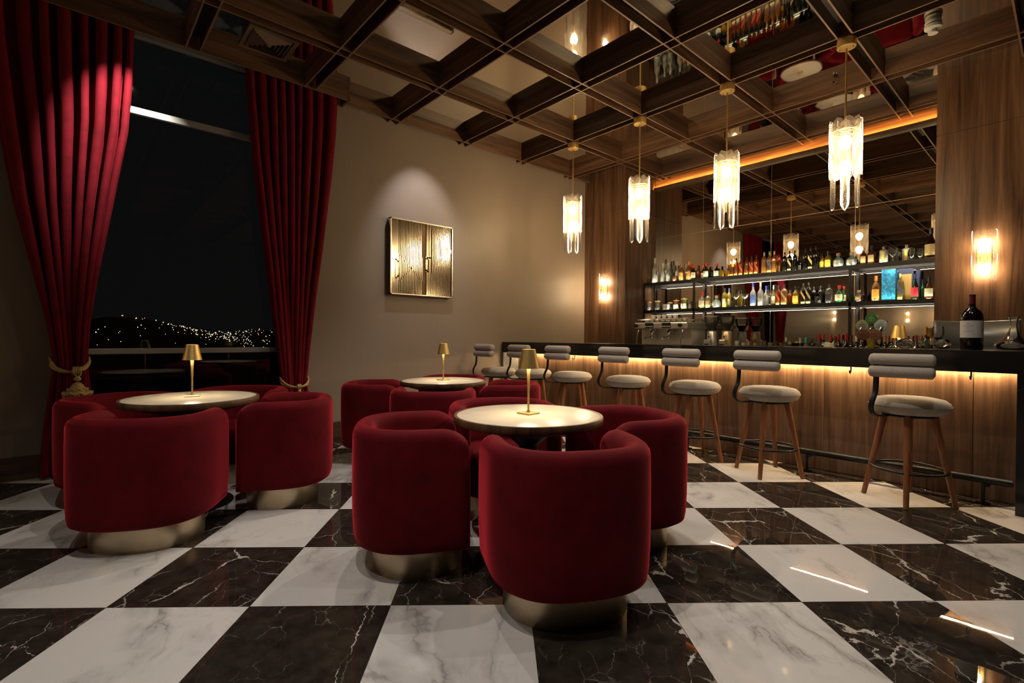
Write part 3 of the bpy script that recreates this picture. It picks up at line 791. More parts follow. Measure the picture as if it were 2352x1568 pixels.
for y, lb in ((1.209, 'black bag hook under the counter between the two nearest stools'), (.484, 'black bag hook under the counter at its right end'),
              (4.95, 'black bag hook under the counter beside the second stool from the left'), (4.195, 'black bag hook under the counter beside the third stool from the left')):
    h = obj('bag_hook', MB().box((4.735, y-.012, .932), (4.785, y+.012, .9349)).tube([(4.76,y,.935),(4.76,y,.905),(4.755,y,.890),(4.745,y,.882),(4.732,y,.884),(4.724,y,.895),(4.724,y,.905)], .006, 8), BLACK, None, 60)
    tag(h, lb, 'hook', 'bag hooks under the counter')

# back counter and shelf unit
bc = thing('back_counter', 'dark low back counter under the mirror, mostly hidden behind the bar', 'counter', (6.36, 2.8, 0))
obj('cabinet', MB().box((.05,-1.85,0),(.96,1.885,.82)), DARK, bc, 0)
obj('worktop', MB().box((0,-1.85,.82),(.975,1.885,.86)), BMARB, bc, 0)
sh = thing('bar_shelf', 'two-tier black metal shelf unit with glass shelves in front of the mirror', 'shelf', (7.0, 2.83, 0))
SX = lambda a, b: MB().box((a[0]-7.0, a[1]-2.83, a[2]), (b[0]-7.0, b[1]-2.83, b[2]))
GSH = glass('shelf_glass', (.86,.92,.88), (.05,.08,.07), 1.0, .03, 1.12)
for zt_ in (2.048, 1.608):
    fm2 = MB()
    for b in (SX((7.0,.95,zt_-.05),(7.028,4.69,zt_)), SX((7.305,.95,zt_-.05),(7.333,4.69,zt_)), SX((7.028,.95,zt_-.05),(7.305,.978,zt_)), SX((7.028,4.662,zt_-.05),(7.305,4.69,zt_)),
              SX((7.028,1.786,zt_-.05),(7.305,1.814,zt_)), SX((7.028,3.796,zt_-.05),(7.305,3.824,zt_))): fm2.add(b.v, b.f)
    obj('shelf_frame', fm2, BLACK, sh, 0)
    obj('glass_shelf', SX((7.03,.98,zt_-.012),(7.303,4.66,zt_-.002)), GSH, sh, 0)
    obj('led_strip', SX((7.029,.98,zt_-.0165),(7.033,4.66,zt_-.0130)), LEDS, sh, 0)
    obj('led_strip', SX((7.029,.98,zt_-.0470),(7.0315,4.66,zt_-.0440)), LEDB, sh, 0)
for y in (1.80, 3.81, 4.676):
    for x in (7.014, 7.319):
        obj('post', SX((x-.014, y-.014, .861), (x+.014, y+.014, 2.0)), BLACK, sh, 0)

# ================================================================== pendants and sconces (moulded feather glass)
FG = glass('feather_glass', (1.0, .97, .91), (.26, .22, .165), .92, .10, 1.5, ribs=True)
def feather(R, a0, hw, z0, z1, rb_, rt_, bulge=.010):
    # one moulded glass feather: convex strip on a cylinder of radius R, rounded ends
    m = MB(); m.uv = []; rows = []; nz = 30; nx = 8; H = z1 - z0
    for i in range(nz + 1):
        v = i/nz; z = z0 + H*v
        wv = 1.0
        if z - z0 < rb_: wv = sqrt(max(0, 1 - (1 - (z - z0)/rb_)**2))
        if z1 - z < rt_: wv = min(wv, sqrt(max(0, 1 - (1 - (z1 - z)/rt_)**2)))
        wv = max(wv, .05); row = []
        for k in range(nx + 1):
            u = -1 + 2*k/nx; a = a0 + hw*wv*u/R
            r = R + bulge*(1 - u*u) - .010*(1 - v)**3*0
            row.append((r*cos(a), r*sin(a), z)); m.uv.append((u*wv, v*H))
        rows.append(row)
    uv = m.uv; m.grid(rows); m.uv = uv
    return m
def bulbs(par, zs, x=0, r=.026):  # large radii put the glare around each bulb into its shape
    for z in zs:
        obj('bulb', MB().lathe([(.004,-r*1.5),(r*.62,-r*1.05),(r,-.1*r),(r*.86,.55*r),(r*.45,.95*r),(.004,1.02*r)], (x,0,z), 14), BULB, par, 90)
        obj('socket', MB().lathe([(.012, 0), (.013, .045)], (x, 0, z + r*1.0), 12), BRASS, par)
def make_pendant():
    t = thing('pendant_lamp', '', 'pendant lamp')    # origin at the ceiling grid
    can = MB().lathe([(.012,-.085),(.070,-.078),(.072,-.074),(.072,-.012),(.068,-.008)], n=40)
    obj('canopy', can, BRASS, t, 40)
    for s in (-1, 1): obj('canopy_screw', MB().lathe([(.006,-.083),(.006,-.078)], (.045*s,.02*s,0), 8), SLOT, t)
    obj('rod', MB().tube([(0,0,-.08),(0,0,-1.30)], .0075, 12), BRASS, t)
    obj('frame_ring', MB().tube([(.10*cos(2*pi*i/36), .10*sin(2*pi*i/36), -.80) for i in range(36)], .004, 6, closed=True)
        .tube([(-.10,0,-.80),(.10,0,-.80)], .003, 6).tube([(0,-.10,-.80),(0,.10,-.80)], .003, 6), BRASS, t, 180)
    bulbs(t, (-.885, -1.105), 0, .049)
    for k in range(6):
        obj('glass_feather', feather(.106, 2*pi*k/6 + .1, .037, -1.455, -.725, .085, .045), FG, t, 180)
    for k in range(9):
        obj('glass_feather', feather(.114, 2*pi*k/9 + .3, .040, -1.185, -.700, .05, .045), FG, t, 180)
    return t
PD = make_pendant()
for k, lb in enumerate(('farthest feather-glass pendant, smallest, above the left end of the bar', 'second pendant from the left, in front of the wood pillar',
                        'second nearest feather-glass pendant, in front of the mirror', 'nearest and largest feather-glass pendant, at the right')):
    place(PD, 4.99, 4.453 - 1.041*k, ZB - .002, .4*k, lb, 'feather glass pendants over the bar')
def make_sconce():
    t = thing('wall_sconce', '', 'wall lamp')        # mounted on a wall facing -X
    obj('back_plate', MB().box((-.012,-.05,-.17),(-.0005,.05,.17)), BRASS, t, 0, .003)
    for a_ in (-1, 1): obj('bracket', MB().tube([(-.01,.03*a_,.0),(-.07,.05*a_,.0)], .004, 6), BRASS, t)
    bulbs(t, (.115, -.125), -.046, .036)
    for k in range(5):
        a = pi + (k - 2)*.56
        m = feather(.086, a, .0285, -.245, .245, .035, .032); obj('glass_feather', m, FG, t, 180)
    return t
SCN = make_sconce()
place(SCN, 6.50, 5.09, 1.955, 0, 'feather-glass wall lamp on the left wood pillar', 'feather glass wall lamps')
place(SCN, 6.50, .580, 1.955, 0, 'feather-glass wall lamp on the right wood pillar, above the big wine bottle', 'feather glass wall lamps')
place(SCN, -4.9, YW, 1.955, pi/2, 'wall lamp on the taupe wall far left, seen only in the bar mirror', 'feather glass wall lamps')
place(SCN, -7.3, 3.9, 1.955, pi, 'wall lamp standing in for a hanging pendant, on the pale far wall, seen only in the mirror under the shelf', 'feather glass wall lamps')  # wall lamp copy used in place of a hanging pendant
place(SCN, -7.3, 3.1, 1.955, pi, 'wall lamp standing in for a hanging pendant, at the right end of the pale far wall, seen only in the mirror', 'feather glass wall lamps')  # second copy, likewise in place of a hanging pendant
BOTTLES = [
(7.09, 4.536, 2.05, 'vodka', 0.404, 0.09, 'frost', 'frost', None, 0, 'spirit_bottle', 'bottle', 'tallest frosted white bottle at the far left end of the top shelf'),
(7.045, 4.452, 2.05, 'coupe', 0.184, 0.069, 'clear', None, None, 0, 'coupe_glass', 'glass', 'clear coupe glass in front of the tallest frosted bottle, far left of the top shelf'),
(7.15, 4.43, 2.05, 'vodka', 0.315, 0.075, 'frost', 'frost', None, 0, 'spirit_bottle', 'bottle', 'shorter frosted bottle just right of the leftmost coupe glass'),
(7.045, 4.31, 2.05, 'coupe', 0.181, 0.068, 'clear', None, None, 0, 'coupe_glass', 'glass', 'clear coupe glass between two shorter frosted bottles on the top shelf'),
(7.15, 4.335, 2.05, 'vodka', 0.319, 0.075, 'frost', 'frost', None, 0, 'spirit_bottle', 'bottle', 'frosted bottle right of the second coupe glass on the top shelf'),
(7.225, 4.42, 2.05, 'vodka', 0.383, 0.062, 'clear', 'black', None, 0, 'spirit_bottle', 'bottle', 'clear dark-capped bottle standing behind the shorter frosted bottles, top shelf left'),
(7.225, 4.326, 2.05, 'wine', 0.295, 0.069, 'clear', 'black', None, 0, 'spirit_bottle', 'bottle', 'clear dark-necked bottle in the back row behind the round pink jar'),
(7.09, 4.177, 2.05, 'tumbler', 0.082, 0.08, 'pink', 'frost', None, 0, 'glass_jar', 'jar', 'small round glass jar with pinkish contents, left part of the top shelf'),
(7.225, 4.21, 2.05, 'vodka', 0.32, 0.075, 'frost', 'frost', None, 0, 'spirit_bottle', 'bottle', 'frosted bottle behind and right of the pinkish jar'),
(7.09, 4.064, 2.05, 'wine', 0.265, 0.079, 'amber2', 'orange', 'orangel', 1, 'spirit_bottle', 'bottle', 'golden bottle with orange cap and orange label, leftmost of the orange-capped pair'),
(7.225, 4.067, 2.05, 'vodka', 0.275, 0.06, 'frost', 'frost', None, 0, 'spirit_bottle', 'bottle', 'frosted bottle between the two orange-capped bottles, back row'),
(7.09, 3.94, 2.05, 'wine', 0.282, 0.078, 'amber2', 'orange', 'orangel', 1, 'spirit_bottle', 'bottle', 'golden bottle with orange cap right of the back-row frosted bottle'),
(7.225, 3.971, 2.05, 'wine', 0.258, 0.066, 'amber', 'red', 'orangel', 1, 'spirit_bottle', 'bottle', 'red-capped amber bottle half hidden behind the leftmost green liqueur bottle'),
(7.09, 3.861, 2.05, 'round', 0.226, 0.084, 'dgreen', 'red', 'cream', 1, 'liqueur_bottle', 'bottle', 'leftmost dark green bottle with red cap and cream label on the top shelf'),
(7.225, 3.863, 2.05, 'wine', 0.236, 0.065, 'amber', 'darkred', 'darkred', 1, 'spirit_bottle', 'bottle', 'amber bottle with dark red cap between two dark green bottles'),
(7.225, 3.778, 2.05, 'round', 0.22, 0.071, 'dgreen', 'red', 'cream', 1, 'liqueur_bottle', 'bottle', 'dark green red-capped bottle partly hidden behind the white-labelled one'),
(7.09, 3.659, 2.05, 'round', 0.228, 0.088, 'dgreen', 'red', 'white', 1, 'liqueur_bottle', 'bottle', 'dark green bottle with red cap and bright white label, middle of the green group'),
(7.225, 3.639, 2.05, 'wine', 0.178, 0.057, 'dark', 'darkred', None, 0, 'spirit_bottle', 'bottle', 'small dark bottle in the back row left of the rightmost green bottle'),
(7.09, 3.498, 2.05, 'round', 0.205, 0.086, 'dgreen', 'red', 'white', 1, 'liqueur_bottle', 'bottle', 'rightmost dark green bottle with red cap on the top shelf, beside a yellow jar'),
(7.045, 3.404, 2.05, 'tumbler', 0.089, 0.073, 'yellow', 'yellow', None, 0, 'candle_jar', 'jar', 'left of two short glowing yellow jars on the top shelf'),
(7.045, 3.321, 2.05, 'tumbler', 0.082, 0.06, 'yellow', 'yellow', None, 0, 'candle_jar', 'jar', 'right of two short yellow jars, beside the amber whisky trio'),
(7.225, 3.386, 2.05, 'wine', 0.18, 0.049, 'amber', 'darkred', None, 0, 'spirit_bottle', 'bottle', 'dark-necked amber bottle behind the right yellow jar'),
(7.09, 3.272, 2.05, 'square', 0.232, 0.066, 'amber', 'black', 'black', 2, 'whisky_bottle', 'bottle', 'left bottle of the first amber whisky trio with slanted dark labels'),
(7.09, 3.21, 2.05, 'square', 0.249, 0.065, 'amber', 'black', 'black', 2, 'whisky_bottle', 'bottle', 'middle bottle of the first amber whisky trio with slanted dark labels'),
(7.09, 3.142, 2.05, 'square', 0.253, 0.065, 'amber', 'black', 'redl', 2, 'whisky_bottle', 'bottle', 'right bottle of the first amber whisky trio, slanted red label'),
(7.09, 3.063, 2.05, 'square', 0.251, 0.064, 'amber', 'black', 'black', 2, 'whisky_bottle', 'bottle', 'left bottle of the second amber whisky trio, left of the red label'),
(7.09, 2.997, 2.05, 'square', 0.255, 0.063, 'amber', 'black', 'redl', 2, 'whisky_bottle', 'bottle', 'middle bottle of the second amber whisky trio with a bright red slanted label'),
(7.09, 2.932, 2.05, 'square', 0.26, 0.063, 'amber', 'black', 'redl', 2, 'whisky_bottle', 'bottle', 'right bottle of the second amber whisky trio, next to the gold-capped bottles'),
(7.09, 2.828, 2.05, 'square', 0.287, 0.073, 'amber2', 'gold', None, 0, 'whisky_bottle', 'bottle', 'left gold-capped whisky bottle of the trio around a blue label'),
(7.09, 2.759, 2.05, 'square', 0.29, 0.073, 'amber2', 'gold', 'bluel', 2, 'whisky_bottle', 'bottle', 'gold-capped whisky bottle with a slanted blue label, middle of its trio'),
(7.09, 2.698, 2.05, 'square', 0.288, 0.072, 'amber2', 'gold', None, 0, 'whisky_bottle', 'bottle', 'right gold-capped whisky bottle of the trio around a blue label'),
(7.225, 2.687, 2.05, 'square', 0.214, 0.05, 'amber2', 'gold', 'gold', 1, 'whisky_bottle', 'bottle', 'small amber bottle in the back row between gold-capped and black bottles'),
(7.09, 2.566, 2.05, 'square', 0.255, 0.06, 'black', 'black', None, 0, 'whisky_bottle', 'bottle', 'left bottle of the first black whisky trio'),
(7.09, 2.507, 2.05, 'square', 0.265, 0.059, 'black', 'black', 'gold', 2, 'whisky_bottle', 'bottle', 'middle bottle of the first black whisky trio, slanted gold label'),
(7.09, 2.444, 2.05, 'square', 0.263, 0.059, 'black', 'black', None, 0, 'whisky_bottle', 'bottle', 'right bottle of the first black whisky trio'),
(7.225, 2.426, 2.05, 'square', 0.174, 0.048, 'black', 'black', 'white', 1, 'whisky_bottle', 'bottle', 'short black bottle with narrow white label between the two black trios'),
(7.09, 2.319, 2.05, 'square', 0.271, 0.063, 'black', 'black', None, 0, 'whisky_bottle', 'bottle', 'left bottle of the second black whisky trio'),
(7.09, 2.258, 2.05, 'square', 0.28, 0.062, 'black', 'black', 'gold', 2, 'whisky_bottle', 'bottle', 'middle bottle of the second black whisky trio, slanted gold label'),
(7.09, 2.198, 2.05, 'square', 0.289, 0.062, 'black', 'black', None, 0, 'whisky_bottle', 'bottle', 'right and tallest bottle of the second black whisky trio'),
(7.15, 2.143, 2.05, 'wine', 0.198, 0.061, 'yellowb', 'black', 'yellowl', 1, 'spirit_bottle', 'bottle', 'left of two dark-necked bottles with glowing yellow bodies on the top shelf'),
(7.09, 2.062, 2.05, 'wine', 0.208, 0.07, 'yellowb', 'black', 'yellowl', 1, 'spirit_bottle', 'bottle', 'right of two dark-necked bottles with glowing yellow bodies on the top shelf'),
(7.09, 1.948, 2.05, 'round', 0.167, 0.118, 'ice', 'cork', 'white', 3, 'tequila_bottle', 'bottle', 'left of two squat round pale blue bottles with corks on the top shelf'),
(7.09, 1.81, 2.05, 'round', 0.159, 0.116, 'ice', 'cork', 'white', 3, 'tequila_bottle', 'bottle', 'right of two squat round pale blue bottles, nearest the square brown bottles'),
(7.225, 1.799, 2.05, 'square', 0.118, 0.058, 'dgreen', 'black', None, 0, 'spirit_bottle', 'bottle', 'small dark bottle in the back row behind the right round pale blue bottle'),
(7.09, 1.686, 2.05, 'decant', 0.204, 0.071, 'brown', 'clear', 'tan', 1, 'tequila_bottle', 'bottle', 'left square brown bottle with a glass ball stopper'),
(7.09, 1.608, 2.05, 'decant', 0.222, 0.079, 'brown', 'clear', 'tan', 1, 'tequila_bottle', 'bottle', 'right square brown bottle with a glass ball stopper'),
(7.225, 1.573, 2.05, 'square', 0.104, 0.042, 'amber', 'black', None, 0, 'spirit_bottle', 'bottle', 'small amber bottle in back row between brown square and frosted bottles'),
(7.09, 1.489, 2.05, 'flask', 0.188, 0.087, 'frost', 'cork', 'yellowl', 4, 'gin_bottle', 'bottle', 'left frosted square-shouldered bottle with vertical yellow label'),
(7.045, 1.394, 2.05, 'goblet', 0.161, 0.09, 'clear', None, None, 0, 'wine_goblet', 'glass', 'big clear goblet right of the left frosted square bottle'),
(7.225, 1.38, 2.05, 'coupe', 0.122, 0.059, 'clear', None, None, 0, 'coupe_glass', 'glass', 'clear coupe behind the big goblet on the right of the top shelf'),
(7.225, 1.303, 2.05, 'flask', 0.202, 0.085, 'frost', 'clear', 'yellowl', 4, 'gin_bottle', 'bottle', 'right frosted square-shouldered bottle behind the brandy snifter'),
(7.045, 1.224, 2.05, 'snifter', 0.128, 0.074, 'clear', None, None, 0, 'brandy_snifter', 'glass', 'left of two brandy snifters beside the big cognac bottle'),
(7.045, 1.148, 2.05, 'snifter', 0.117, 0.073, 'clear', None, None, 0, 'brandy_snifter', 'glass', 'right of two brandy snifters, touching the big cognac bottle'),
(7.09, 1.064, 2.05, 'bell', 0.337, 0.114, 'dbrown', 'black', 'cream2', 1, 'cognac_bottle', 'bottle', 'large dark cognac bottle with cream label at the right end of the top shelf'),
(7.09, 4.634, 1.61, 'jar', 0.143, 0.084, 'clear', 'woodlid', None, 0, 'storage_jar', 'jar', 'leftmost glass jar with wooden lid on the lower shelf'),
(7.09, 4.48, 1.61, 'jar', 0.155, 0.09, 'clear', 'woodlid', None, 0, 'storage_jar', 'jar', 'second glass jar with wooden lid from the left, lower shelf'),
(7.045, 4.303, 1.61, 'tumbler', 0.077, 0.116, 'whitec', None, None, 0, 'tea_cup', 'cup', 'glowing white cup between the lidded jars on the lower shelf'),
(7.225, 4.334, 1.61, 'jar', 0.127, 0.076, 'clear', 'gold', None, 0, 'storage_jar', 'jar', 'brass-lidded jar behind the white cup, lower shelf'),
(7.09, 4.146, 1.61, 'jar', 0.15, 0.093, 'pink', 'woodlid', 'white', 1, 'storage_jar', 'jar', 'wooden-lidded jar with white label and reddish contents'),
(7.09, 4.013, 1.61, 'jar', 0.169, 0.098, 'herb', 'woodlid', 'white', 1, 'storage_jar', 'jar', 'tallest wooden-lidded jar with green contents, rightmost of the jars'),
(7.09, 3.919, 1.61, 'jar', 0.094, 0.065, 'clear', 'black', None, 0, 'storage_jar', 'jar', 'small dark glass jar beside the shelf post left end'),
(7.09, 3.721, 1.61, 'round', 0.236, 0.101, 'pale', 'red', 'cream', 1, 'tequila_bottle', 'bottle', 'pale bottle with red cap and cream label just right of the left shelf post'),
(7.09, 3.625, 1.61, 'square', 0.221, 0.081, 'pale', 'darkred', 'tan', 1, 'tequila_bottle', 'bottle', 'pale square bottle with dark red stopper, second right of the left shelf post'),
(7.09, 3.498, 1.61, 'round', 0.173, 0.123, 'ice', 'cork', 'white', 3, 'tequila_bottle', 'bottle', 'round glowing pale blue bottle with cork on the lower shelf'),
(7.09, 3.374, 1.61, 'square', 0.272, 0.073, 'paleyel', 'black', 'cream', 3, 'spirit_bottle', 'bottle', 'left of two pale yellow bottles with round labels, lower shelf'),
(7.225, 3.373, 1.61, 'square', 0.282, 0.061, 'paleyel', 'blue', 'cream', 3, 'spirit_bottle', 'bottle', 'right of two pale yellow bottles with round labels, blue cap'),
(7.045, 3.19, 1.61, 'coupe', 0.174, 0.101, 'clear', None, None, 0, 'coupe_glass', 'glass', 'left coupe glass of the pair before the olive bottles, lower shelf'),
(7.225, 3.227, 1.61, 'square', 0.227, 0.054, 'olive', 'black', None, 0, 'spirit_bottle', 'bottle', 'left olive-yellow bottle behind the coupe pair'),
(7.135, 3.153, 1.61, 'square', 0.226, 0.054, 'olive', 'black', None, 0, 'spirit_bottle', 'bottle', 'right olive-yellow bottle behind the coupe pair'),
(7.045, 3.067, 1.61, 'coupe', 0.172, 0.099, 'clear', None, None, 0, 'coupe_glass', 'glass', 'right coupe glass of the pair before the olive bottles, lower shelf'),
(7.09, 2.973, 1.61, 'vodka', 0.328, 0.075, 'frost', 'blue', 'bluel2', 1, 'spirit_bottle', 'bottle', 'tall frosted bottle with bright blue cap and blue label'),
(7.09, 2.874, 1.61, 'vodka', 0.33, 0.074, 'frost', 'frost', None, 0, 'spirit_bottle', 'bottle', 'tall plain frosted bottle right of the blue-capped one'),
(7.225, 2.852, 1.61, 'vodka', 0.279, 0.069, 'frost', 'blue', None, 0, 'spirit_bottle', 'bottle', 'frosted bottle with blue cap in the back row behind the single coupe'),
(7.045, 2.737, 1.61, 'coupe', 0.19, 0.078, 'clear', None, None, 0, 'coupe_glass', 'glass', 'single coupe glass between tall frosted and amber bottles, lower shelf'),
(7.225, 2.755, 1.61, 'vodka', 0.282, 0.056, 'pale', 'frost', 'cream', 1, 'spirit_bottle', 'bottle', 'pale bottle behind the single coupe, left of the slanted-label bottles'),
(7.09, 2.642, 1.61, 'square', 0.257, 0.066, 'amber', 'black', 'redl', 2, 'whisky_bottle', 'bottle', 'amber bottle with slanted red label, lower shelf'),
(7.09, 2.566, 1.61, 'square', 0.267, 0.087, 'amber2', 'black', 'tan', 2, 'whisky_bottle', 'bottle', 'wider amber bottle with slanted tan label, lower shelf'),
(7.225, 2.544, 1.61, 'square', 0.199, 0.06, 'amber', 'black', None, 0, 'whisky_bottle', 'bottle', 'small amber bottle in back row left of the glowing yellow bottle'),
(7.09, 2.428, 1.61, 'wine', 0.234, 0.074, 'yellowb', 'black', 'yellowl', 1, 'spirit_bottle', 'bottle', 'clear-shouldered bottle with glowing yellow base, lower shelf'),
(7.09, 2.335, 1.61, 'square', 0.265, 0.068, 'black', 'black', 'gold', 2, 'whisky_bottle', 'bottle', 'left black bottle with slanted gold label, lower shelf'),
(7.09, 2.274, 1.61, 'square', 0.269, 0.073, 'black', 'black', 'gold', 2, 'whisky_bottle', 'bottle', 'right black bottle with slanted gold label, lower shelf'),
(7.225, 2.255, 1.61, 'square', 0.227, 0.058, 'black', 'black', None, 0, 'whisky_bottle', 'bottle', 'plain black bottle behind the square tumbler, left one'),
(7.225, 2.18, 1.61, 'square', 0.231, 0.057, 'black', 'black', None, 0, 'whisky_bottle', 'bottle', 'plain black bottle behind the square tumbler, right one'),
(7.045, 2.155, 1.61, 'tumbler', 0.083, 0.082, 'clear', None, None, 0, 'whisky_tumbler', 'glass', 'thick clear tumbler in front of two plain black bottles'),
(7.09, 2.043, 1.61, 'square', 0.229, 0.09, 'clear', 'black', 'black2', 1, 'whiskey_bottle', 'bottle', 'square bottle with a black label and little amber left in it'),
(7.09, 1.934, 1.61, 'round', 0.21, 0.093, 'green', 'red', 'cream', 1, 'liqueur_bottle', 'bottle', 'bright green bottle with red cap and cream label, left of the right shelf post'),
(7.225, 1.919, 1.61, 'round', 0.207, 0.06, 'green', 'red', 'cream', 1, 'liqueur_bottle', 'bottle', 'bright green red-capped bottle half hidden against the right shelf post'),
(7.09, 1.73, 1.61, 'round', 0.136, 0.095, 'dbrown', 'cork', 'tan', 3, 'rum_bottle', 'bottle', 'squat dark round bottle with oval tan label right of the shelf post'),
(7.225, 1.713, 1.61, 'square', 0.128, 0.043, 'dbrown', 'black', None, 0, 'spirit_bottle', 'bottle', 'small dark bottle behind the squat round dark one'),
(7.09, 1.561, 1.61, 'wine', 0.293, 0.083, 'amber2', 'orange', 'orangel2', 1, 'spirit_bottle', 'bottle', 'clear bottle with bright orange cap and orange label, lower shelf right'),
(7.09, 1.33, 1.61, 'square', 0.299, 0.066, 'pale2', 'gold', 'bluel', 2, 'whisky_bottle', 'bottle', 'bottle with slanted dark blue label standing right of the blue box'),
(7.09, 1.197, 1.61, 'bell', 0.284, 0.078, 'green2', 'navy', 'redl2', 1, 'cognac_bottle', 'bottle', 'tapered green bottle with red label, lower shelf right'),
(7.225, 1.153, 1.61, 'wine', 0.233, 0.039, 'green', 'black', None, 0, 'spirit_bottle', 'bottle', 'slim green bottle behind, between the tapered green and cream-labelled bottles'),
(7.09, 1.075, 1.61, 'bell', 0.241, 0.084, 'brown', 'black', 'cream', 1, 'cognac_bottle', 'bottle', 'broad bottle with cream label at the right end of the lower shelf'),
(6.9, 3.103, 0.991, 'tumbler', 0.13, 0.066, 'steel', None, None, 0, 'shaker_cup', 'steel cup', 'tallest and leftmost steel cup right of the coffee grinders'),
(6.9, 3.013, 0.968, 'tumbler', 0.13, 0.06, 'steel', None, None, 0, 'shaker_cup', 'steel cup', 'second steel cup from the left behind the counter'),
(6.9, 2.942, 0.987, 'tumbler', 0.13, 0.059, 'brass2', None, None, 0, 'shaker_cup', 'metal cup', 'left brass-toned cup of the four cups behind the counter'),
(6.9, 2.856, 0.97, 'tumbler', 0.13, 0.065, 'brass2', None, None, 0, 'shaker_cup', 'metal cup', 'right brass-toned cup of the four cups behind the counter'),
(6.95, 2.491, 0.86, 'square', 0.313, 0.062, 'clear', 'frost', None, 0, 'syrup_bottle', 'bottle', 'clear bottle with grey cap among small glass mugs behind the counter'),
(6.95, 2.444, 0.86, 'jar', 0.273, 0.045, 'clear', 'cork', None, 0, 'glass_mug', 'glass', 'small clear glass mug right of the grey-capped clear bottle'),
(6.95, 2.32, 0.86, 'round', 0.308, 0.072, 'teal', 'frost', None, 0, 'syrup_bottle', 'bottle', 'teal green bottle top with grey cap behind the counter'),
(6.95, 2.255, 0.86, 'wine', 0.297, 0.079, 'amber2', 'teal', None, 0, 'syrup_bottle', 'bottle', 'bottle top wrapped in bright turquoise foil behind the counter'),
(6.95, 2.181, 0.86, 'square', 0.314, 0.049, 'dark', 'black', None, 0, 'syrup_bottle', 'bottle', 'dark bottle with black cap right of the turquoise one'),
(6.95, 2.108, 0.86, 'wine', 0.347, 0.113, 'clear', 'red', None, 0, 'wine_bottle', 'bottle', 'tall clear bottle with bright red cap, leftmost of the red caps'),
(6.95, 2.06, 0.86, 'wine', 0.342, 0.095, 'dark', 'red', None, 0, 'wine_bottle', 'bottle', 'dark bottle with red cap second from left of the red caps'),
(6.95, 1.98, 0.86, 'wine', 0.326, 0.094, 'dark', 'red', None, 0, 'wine_bottle', 'bottle', 'bottle with pinkish red cap behind the cream towel'),
(6.95, 1.929, 0.86, 'wine', 0.321, 0.085, 'dark', 'darkred', None, 0, 'wine_bottle', 'bottle', 'bottle with dark red cap just left of the gold-ringed red cap'),
(6.95, 1.897, 0.86, 'wine', 0.342, 0.118, 'dark', 'red', None, 0, 'wine_bottle', 'bottle', 'dark bottle with gold-ringed red cap, right of the cream towel'),
(6.95, 1.82, 0.86, 'wine', 0.342, 0.1, 'dark', 'red', None, 0, 'wine_bottle', 'bottle', 'dark red-capped bottle left of the right shelf post'),
(6.95, 1.767, 0.86, 'wine', 0.332, 0.083, 'dark', 'darkred', None, 0, 'wine_bottle', 'bottle', 'dark red-capped bottle behind the right shelf post, near the white caps'),
(6.95, 1.714, 0.86, 'wine', 0.322, 0.091, 'dark', 'whitec', None, 0, 'wine_bottle', 'bottle', 'left of two white-capped wine bottles by the beer tap'),
(6.95, 1.662, 0.86, 'wine', 0.322, 0.09, 'dark', 'whitec', None, 0, 'wine_bottle', 'bottle', 'right of two white-capped wine bottles by the beer tap'),
(6.95, 1.436, 0.86, 'wine', 0.328, 0.088, 'dark', 'copper', None, 0, 'wine_bottle', 'bottle', 'copper-capped wine bottle just right of the beer mug'),
(6.95, 1.375, 0.86, 'wine', 0.328, 0.103, 'dark', 'copper', None, 0, 'wine_bottle', 'bottle', 'copper-capped wine bottle left of the brass lamp stem'),
(6.95, 1.34, 0.86, 'wine', 0.329, 0.086, 'dark', 'copper', None, 0, 'wine_bottle', 'bottle', 'copper-capped wine bottle directly beside the brass lamp stem'),
(6.95, 1.273, 0.86, 'wine', 0.329, 0.093, 'dark', 'copper', None, 0, 'wine_bottle', 'bottle', 'copper-capped wine bottle right of the brass lamp stem'),
(6.95, 1.23, 0.86, 'wine', 0.324, 0.085, 'dark', 'plum', None, 0, 'wine_bottle', 'bottle', 'purple-capped wine bottle right under the brass lampshade edge'),
(6.95, 1.158, 0.86, 'wine', 0.325, 0.1, 'dark', 'plum', None, 0, 'wine_bottle', 'bottle', 'purple-capped wine bottle left of the champagne bottle'),
(6.95, 1.113, 0.86, 'wine', 0.334, 0.084, 'dark', 'copper', None, 0, 'wine_bottle', 'bottle', 'copper-capped wine bottle touching the champagne bottle'),
(6.95, 1.076, 0.86, 'wine', 0.42, 0.114, 'green2', 'goldfoil', None, 0, 'champagne_bottle', 'bottle', 'champagne bottle neck in gold foil beside the upright wine glass'),
]

# ================================================================== bottles and glasses
PROF = {   # (r, z) as fractions of half width and height; body only
 'vodka': [(.90,0),(1,.01),(1,.50),(.95,.55),(.70,.62),(.42,.68),(.34,.73),(.33,.88)],
 'wine': [(.92,0),(1,.01),(1,.54),(.94,.60),(.62,.69),(.36,.74),(.33,.78),(.33,.86)],
 'square': [(.92,0),(1,.012),(1,.62),(.94,.68),(.60,.75),(.36,.79),(.33,.83),(.33,.87)],
 'round': [(.55,0),(.80,.02),(.98,.16),(1,.30),(.94,.44),(.72,.57),(.42,.65),(.30,.70),(.29,.80)],
 'decant': [(.86,0),(.95,.01),(1,.48),(.88,.60),(.40,.68),(.33,.72),(.36,.78)],
 'flask': [(.95,0),(1,.01),(1,.72),(.93,.77),(.45,.81),(.36,.84),(.36,.88)],
 'bell': [(.95,0),(1,.02),(.96,.20),(.84,.42),(.62,.58),(.36,.70),(.30,.75),(.30,.85)],
 'jar': [(.92,0),(1,.02),(1,.78),(.93,.82)],
 'tumbler': [(.82,0),(.86,.02),(1,.97),(.96,1.0)],
}
